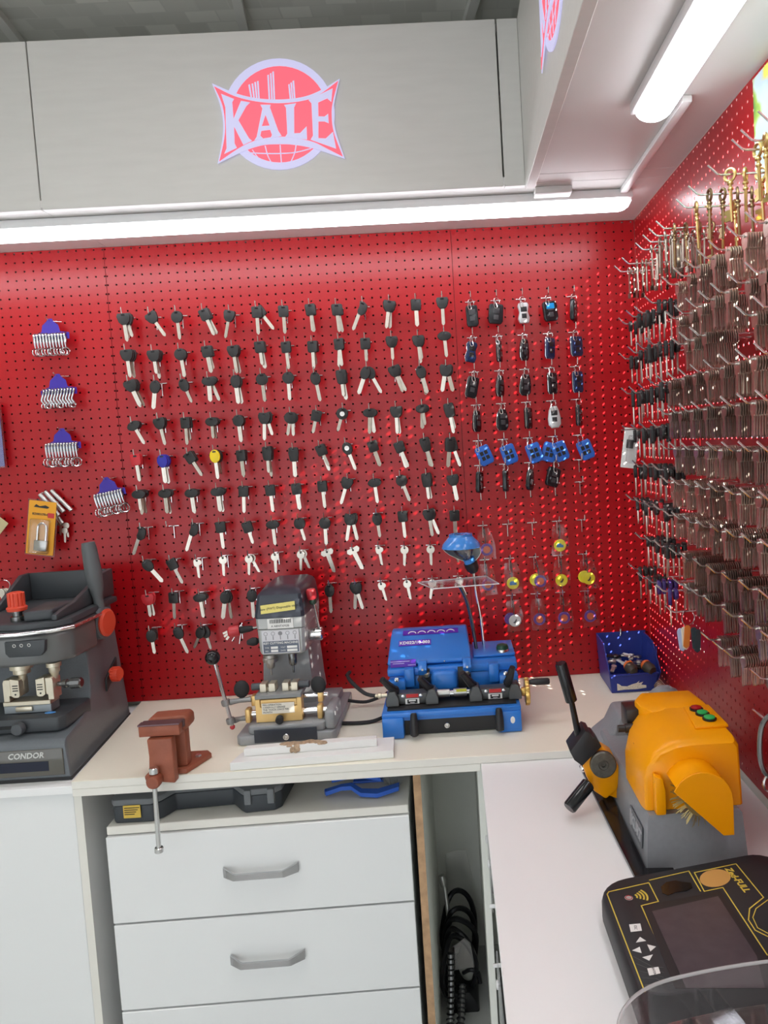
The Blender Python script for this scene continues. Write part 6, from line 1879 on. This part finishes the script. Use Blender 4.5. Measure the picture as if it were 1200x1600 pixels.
for k, (dx, tl_) in enumerate(((-0.010, -14), (-0.004, 4), (0.006, 12), (0.0, -4))):
    a_, h_ = steel_mesh('round')
    link('key', a_, kb, Matrix.Translation(c + Vector((dx, -0.004 + 0.003 * k, -0.012)) - kb.location) @ Matrix.Rotation(math.radians(tl_), 4, 'Y'))
b = B(); b.tube([c + Vector((0, 0.0395, 0.016)), c + Vector((0, -0.020, 0.016))], 0.0018, 6); b.part('hook_wire', METAL, kb)
# ================================================================ keys on the perforated side wall
TIPX = W - 0.133
b = B()
b.tube([(0.000, 0, 0), (-0.112, 0, 0), (-0.118, 0, 0.0015), (-0.133, 0, 0.016)], 0.0018, 6)
b.tube([(-0.0022, -0.0125, 0), (-0.0022, 0.0125, 0)], 0.0018, 6)
SHOOK = mesh_of(b, 'display_hook', METAL)


def side_hook(y, z, label):
    h = link('display_hook', SHOOK)
    h.location = (W - 0.0006, y, z)
    tag(h, label, 'hook', 'long display hooks on the side wall')
    return h


# flat key blank hanging with its face along the hook (normal = x)
def blank_mesh(kind):
    b = B()
    if kind == 'oval':
        bow = [(12.5 * math.cos(a), -7 + 11 * math.sin(a)) for a in [2 * math.pi * k / 12 for k in range(12)]]
        w, L = 4.4, 33
    elif kind == 'hex':
        bow = [(-12, -4), (-9, 3.5), (9, 3.5), (12, -4), (10, -17), (-10, -17)]
        w, L = 4.6, 36
    else:
        bow = [(-10, 2), (-5, 4), (5, 4), (10, 2), (12, -8), (8, -19), (-8, -19), (-12, -8)]
        w, L = 4.0, 34
    low = min(z for x, z in bow)
    # bow with a real eyelet: ring of quads between outline and hole
    n = len(bow)
    for s in (1,):
        t = bmesh.new()
        hole = [(2.6 * math.cos(math.atan2(z + 1.2, x)), -1.2 + 2.6 * math.sin(math.atan2(z + 1.2, x))) for x, z in bow]
        vo = [[t.verts.new((h, x * MM, z * MM)) for x, z in bow] for h in (-0.00105, 0.00105)]
        vi = [[t.verts.new((h, x * MM, z * MM)) for x, z in hole] for h in (-0.00105, 0.00105)]
        for i in range(n):
            k2 = (i + 1) % n
            for h in (0, 1):
                t.faces.new((vo[h][i], vo[h][k2], vi[h][k2], vi[h][i]))
            t.faces.new((vo[0][i], vo[0][k2], vo[1][k2], vo[1][i]))
            t.faces.new((vi[0][i], vi[0][k2], vi[1][k2], vi[1][i]))
        bmesh.ops.recalc_face_normals(t, faces=t.faces)
        b._add(t)
    b.prism([(-w * MM, (low + 1) * MM), (-w * MM, (low - L + 4) * MM), (-0.5 * MM, (low - L) * MM), (1.5 * MM, (low - L) * MM), (w * MM, (low - L + 6) * MM), (w * MM, (low + 1) * MM)], 'yz', -0.0010, 0.0010)
    b.box(-0.0015, 0.0015, -(w + 1.2) * MM, (w + 1.2) * MM, (low - 1.5) * MM, (low + 1.5) * MM)
    return b


BLK = {}
for kd in ('oval', 'hex', 'shield'):
    for mn, mm in (('bright', BLANK_A), ('dull', BLANK_B)):
        BLK[kd, mn] = mesh_of(blank_mesh(kd), 'key_blank', mm)

ROWZ = [1.845, 1.777, 1.724, 1.660, 1.594, 1.522, 1.452, 1.383, 1.308, 1.248, 1.178]
COLY = [-0.655, -0.728, -0.802, -0.875, -0.947, -1.020, -1.090, -1.160]
ROWC = [[-0.722, -0.798, -0.866, -0.933, -0.990, -1.070, -1.142], [-0.735, -0.795, -0.865, -0.933, -0.993, -1.066, -1.136], [-0.762, -0.818, -0.880, -1.093, -1.16], COLY, COLY, COLY, COLY, COLY,
        [-0.700, -0.770, -0.851, -0.925, -1.000, -1.075, -1.15], [-0.718, -0.775, -0.830, -0.912, -1.000, -1.080, -1.155], [-0.883, -0.945, -0.998, -1.111]]
rk = random.Random(23)
blanks = []
NB = ['corner']
for j, z in enumerate(ROWZ):
    for i, y in enumerate(ROWC[j]):
        place = 'steel hook %s from the corner, key row %s' % (ORD[i + 1], ORD[j + 1])
        side_hook(y, z + 0.0, 'long wire hook of steel blanks, %s from the corner, key row %s' % (ORD[i + 1], ORD[j + 1]))
        kd = rk.choice(['oval', 'hex', 'shield', 'hex'])
        mn = rk.choice(['bright', 'dull'])
        n = rk.choice([12, 15, 17, 18, 19, 20])
        if (j, i) == (1, 4):
            n = 4
        x0 = rk.uniform(-0.110, -0.100)
        pitch = 0.0040
        sw0 = rk.uniform(-6, 6)
        for k in range(n):
            x = W + x0 + pitch * k
            swing = sw0 + rk.uniform(-2.0, 2.0) + (rk.uniform(-9, 9) if rk.random() < 0.06 else 0)
            lean = rk.uniform(-1.2, 1.2)
            M_ = Matrix.Translation((x, y, z + 0.0006)) @ Matrix.Rotation(math.radians(swing), 4, 'X') @ Matrix.Rotation(math.radians(lean), 4, 'Y')
            blanks.append((M_, kd, mn, place, k + 1, n))
# the 300 that show largest (nearest ones inside the frame) stay single things; the rest is one mass
CAMI = cam.matrix_world.inverted()


def size_in_view(M_):
    p = CAMI @ (M_ @ Vector((0, 0, -0.025)))
    u = PPX + FPX * p.x / -p.z
    v = PPY - FPX * p.y / -p.z
    return (1.0 / -p.z) if (8 < u < 1192 and 0 < v < 1600) else 0.0


blanks.sort(key=lambda q: -size_in_view(q[0]) * (1.25 if q[4] <= 4 else 1.0))
for M_, kd, mn, place, k, n in blanks[:290]:
    o = link('key_blank', BLK[kd, mn])
    o.matrix_world = M_
    tag(o, '%s %s steel blank %s along %s' % (mn, kd, NTH[k], place), 'key blank', 'single steel key blanks on the side wall')
mass = bmesh.new()
midx = {'bright': 0, 'dull': 1}
for M_, kd, mn, place, k, n in blanks[290:]:
    n0 = len(mass.faces)
    n1 = len(mass.verts)
    mass.from_mesh(BLK[kd, mn])
    mass.verts.ensure_lookup_table()
    mass.faces.ensure_lookup_table()
    bmesh.ops.transform(mass, matrix=M_, verts=mass.verts[n1:])
    for f in mass.faces[n0:]:
        f.material_index = midx[mn]
me = bpy.data.meshes.new('key_blank_mass')
mass.to_mesh(me)
mass.free()
me.materials.append(BLANK_A)
me.materials.append(BLANK_B)
o = link('key_blank_mass', me)
tag(o, 'dense rows of steel key blanks deeper on the side wall hooks', 'key blanks', kind='stuff')

# black-headed keys near the corner, seen nearly edge on
KROW = [1.832, 1.745, 1.657, 1.567, 1.477, 1.392, 1.307, 1.212]
KCOL = [-0.330, -0.415, -0.500, -0.585]
shp = ['trapezoid', 'round', 'oval', 'square', 'tall', 'wide']
for j, z in enumerate(KROW):
    for i, y in enumerate(KCOL):
        if j == 6 and i == 0:
            continue
        yy = y + rk.uniform(-.006, .006)
        zz = z + rk.uniform(-.004, .004)
        side_hook(yy, zz, 'long wire hook of black keys, %s from the corner, key row %s' % (ORD[i + 1], ORD[j + 1]))
        n = rk.choice([3, 4, 4])
        if j == 7 and i == 3:
            n = 2
        for k in range(n):
            x = W - 0.104 + 0.0125 * k + rk.uniform(-.001, .001)
            sh = rk.choice(shp)
            colr = 'black'
            if j == 7 and i in (2, 3):
                colr = 'violet'
            if j == 5 and i == 2 and k == 1:
                colr = 'red'
            car_key(Vector((x, yy, zz + 0.001)), rk.uniform(-5, 5), sh, colr, rk.choice(['long', 'long', 'short']),
                    '%s %s car key, side wall hook %s from the corner, key row %s, place %s' % (sh, colr, ORD[i + 1], ORD[j + 1], ORD[k + 1]),
                    'car keys on the side wall', yaw=80 + rk.uniform(-5, 5), badge=BADGE if (j, i, k) == (6, 1, 0) else None)
# top row: slim steel keys, then brass lever keys
b = B()
b.lathe([(0.0026, 0), (0.0026, -0.062), (0.0018, -0.064)], (0, 0, -0.016), (0, 0, 1), 8)
b.torus((0, 0, -0.006), (1, 0, 0), 0.0095, 0.0026, 16, 6, sx=1.0)
b.lathe([(0.0042, -0.017), (0.0050, -0.019), (0.0042, -0.021)], (0, 0, 0), (0, 0, 1), 10)
b.lathe([(0.0038, -0.026), (0.0046, -0.028), (0.0038, -0.030)], (0, 0, 0), (0, 0, 1), 10)
b.prism([(0.001, -0.060), (0.013, -0.060), (0.013, -0.066), (0.009, -0.067), (0.009, -0.070), (0.013, -0.071), (0.013, -0.077), (0.001, -0.077)], 'yz', -0.0014, 0.0014)
LEVER = mesh_of(b, 'lever_key', BRASS)
me2 = LEVER.copy(); me2.materials.clear(); me2.materials.append(mat('aged_brass', (0.34, 0.25, 0.13), rough=0.38, metal=1.0)); LEVER2 = me2
b = B()
b.torus((0, 0, -0.004), (1, 0, 0), 0.0075, 0.0022, 14, 6)
b.box(-0.0014, 0.0014, -0.0032, 0.0032, -0.070, -0.0105)
b.box(-0.0014, 0.0014, -0.0032, 0.0075, -0.070, -0.058)
SLIM = mesh_of(b, 'slim_key', mat('slim_steel', (0.45, 0.41, 0.34), rough=0.36, metal=1.0))
TY = [(-0.312, 'slim', 4), (-0.395, 'slim', 7), (-0.528, 'slim', 9), (-0.592, 'slim', 8), (-0.640, 'slim', 8), (-0.694, 'aged', 5), (-0.829, 'brass', 4), (-0.900, 'aged', 4), (-0.998, 'brass', 4), (-1.101, 'brass', 3), (-1.135, 'brass', 3), (-1.195, 'aged', 4)]
for i, (y, kd, n) in enumerate(TY):
    z = 1.960
    side_hook(y, z, 'long wire hook of the topmost side wall row, %s from the corner' % ORD[i + 1])
    for k in range(n):
        x = W - 0.098 + (0.0115 if kd == 'slim' else 0.0240) * k + rk.uniform(-.002, .002)
        if x > W - 0.010:
            continue
        o = link('slim_key' if kd == 'slim' else 'lever_key', {'slim': SLIM, 'aged': LEVER2, 'brass': LEVER}[kd])
        o.matrix_world = Matrix.Translation((x, y, z + 0.0045)) @ Matrix.Rotation(math.radians(rk.uniform(-6, 6)), 4, 'X') @ Matrix.Rotation(math.radians(rk.uniform(-35, 35)), 4, 'Z')
        tag(o, '%s key, topmost side wall row, hook %s from the corner, place %s' % ({'slim': 'slim steel', 'aged': 'aged brass lever', 'brass': 'bright brass lever'}[kd], ORD[i + 1], ORD[k + 1]), 'key', 'long keys of the topmost side wall row')

# coloured tags on a ring, white blister, carabiner, poster
side_hook(-0.654, 1.178, 'long wire hook carrying a ring of coloured tags')
rt = thing('tag_ring', 'ring of white, orange and grey key tags low on the side wall', 'tags', (W - 0.085, -0.654, 1.165))
b = B(); b.torus((W - 0.085, -0.654, 1.164), (0.4, -1, 0), 0.0165, 0.0013, 22, 6); b.part('ring', METAL, rt)
for k, (dx, c, tl_) in enumerate(((-0.018, (0.45, 0.55, 0.80), -6), (-0.010, (0.85, 0.80, 0.65), -3), (-0.003, (0.72, 0.22, 0.04), 6), (0.008, (0.03, 0.05, 0.06), -4), (0.016, (0.03, 0.05, 0.06), 4))):
    b = B(); b.prism([(-0.0065, -0.045), (-0.0065, -0.005), (-0.003, 0.0), (0.003, 0.0), (0.0065, -0.005), (0.0065, -0.045), (0.0, -0.050)], 'xz', -0.0015, 0.0015, bev=0.0006, seg=1)
    me = mesh_of(b, 'tag', mat('ring_tag_%d' % (3 if k > 3 else k), c, rough=0.4))
    link('tag', me, rt, Matrix.Translation((dx, -0.004 * k + 0.004, -0.016 - 0.004 * abs(k - 2))) @ Matrix.Rotation(math.radians(tl_), 4, 'Y'))
wb = thing('blister_pack', 'white and grey blister pack hanging on the corner side of the black keys', 'pack', (W - 0.12, -0.30, 1.52))
c = at(984, 700, 0, W - 0.118)
b = B(); b.obox(c, (0.036, 0.0014, 0.100), rot('Y', 9), bev=0.0006, seg=1); b.part('card', mat('paper_white'), wb)
b = B(); b.obox(c + Vector((0.004, -0.008, -0.004)), (0.026, 0.012, 0.070), rot('Y', 9), bev=0.004); b.part('blister', CLEARF, wb)
b = B(); b.obox(c + Vector((0.000, -0.004, 0.010)), (0.018, 0.006, 0.022), rot('Y', 9), bev=0.002); b.part('insert', BLACKP, wb)
b = B(); b.tube([(W - 0.0008, c.y - 0.001, c.z + 0.046), (c.x - 0.02, c.y - 0.001, c.z + 0.046)], 0.0018, 6); b.part('hook_wire', METAL, wb)
side_hook(-1.115, 1.118, 'long wire hook carrying a dark carabiner')
cb = thing('carabiner', 'dark steel carabiner hanging lowest on the side wall', 'carabiner', (W - 0.10, -1.115, 1.10))
b = B(); b.tube([(W - 0.106, -1.115, 1.122), (W - 0.122, -1.117, 1.105), (W - 0.126, -1.119, 1.060), (W - 0.118, -1.120, 1.034), (W - 0.104, -1.120, 1.034), (W - 0.096, -1.119, 1.060), (W - 0.094, -1.117, 1.105)], 0.0042, 8, smooth=5, closed=True); b.part('loop', GUN, cb)
b = B(); b.torus((W - 0.110, -1.119, 1.020), (0.3, -1, 0), 0.014, 0.002, 20, 6); b.part('ring', METAL, cb)

pm_ = bpy.data.materials.new('meadow_print')
pm_.use_nodes = True
nt = pm_.node_tree
tc = nt.nodes.new('ShaderNodeTexCoord')
nz = nt.nodes.new('ShaderNodeTexNoise'); nz.inputs['Scale'].default_value = 9.0; nz.inputs['Detail'].default_value = 4.0
cr = nt.nodes.new('ShaderNodeValToRGB')
els = cr.color_ramp.elements
els[0].position = 0.36; els[0].color = (0.10, 0.34, 0.08, 1)
els[1].position = 0.62; els[1].color = (0.55, 0.72, 0.86, 1)
e = els.new(0.44); e.color = (0.40, 0.62, 0.10, 1)
e = els.new(0.50); e.color = (0.62, 0.80, 0.78, 1)
e = els.new(0.70); e.color = (0.80, 0.76, 0.12, 1)
nt.links.new(tc.outputs['Object'], nz.inputs['Vector'])
nt.links.new(nz.outputs['Fac'], cr.inputs['Fac'])
nt.links.new(cr.outputs['Color'], nt.nodes['Principled BSDF'].inputs['Base Color'])
nt.nodes['Principled BSDF'].inputs['Roughness'].default_value = 0.35
b = B(); b.box(W - 0.0042, W - 0.0026, -1.30, -0.868, 1.985, 2.160)
b.solo('poster', pm_, 'glossy meadow and sky poster at the top of the side wall', 'poster', origin=(W - 0.003, -1.1, 2.07))
bpy.context.view_layer.update()
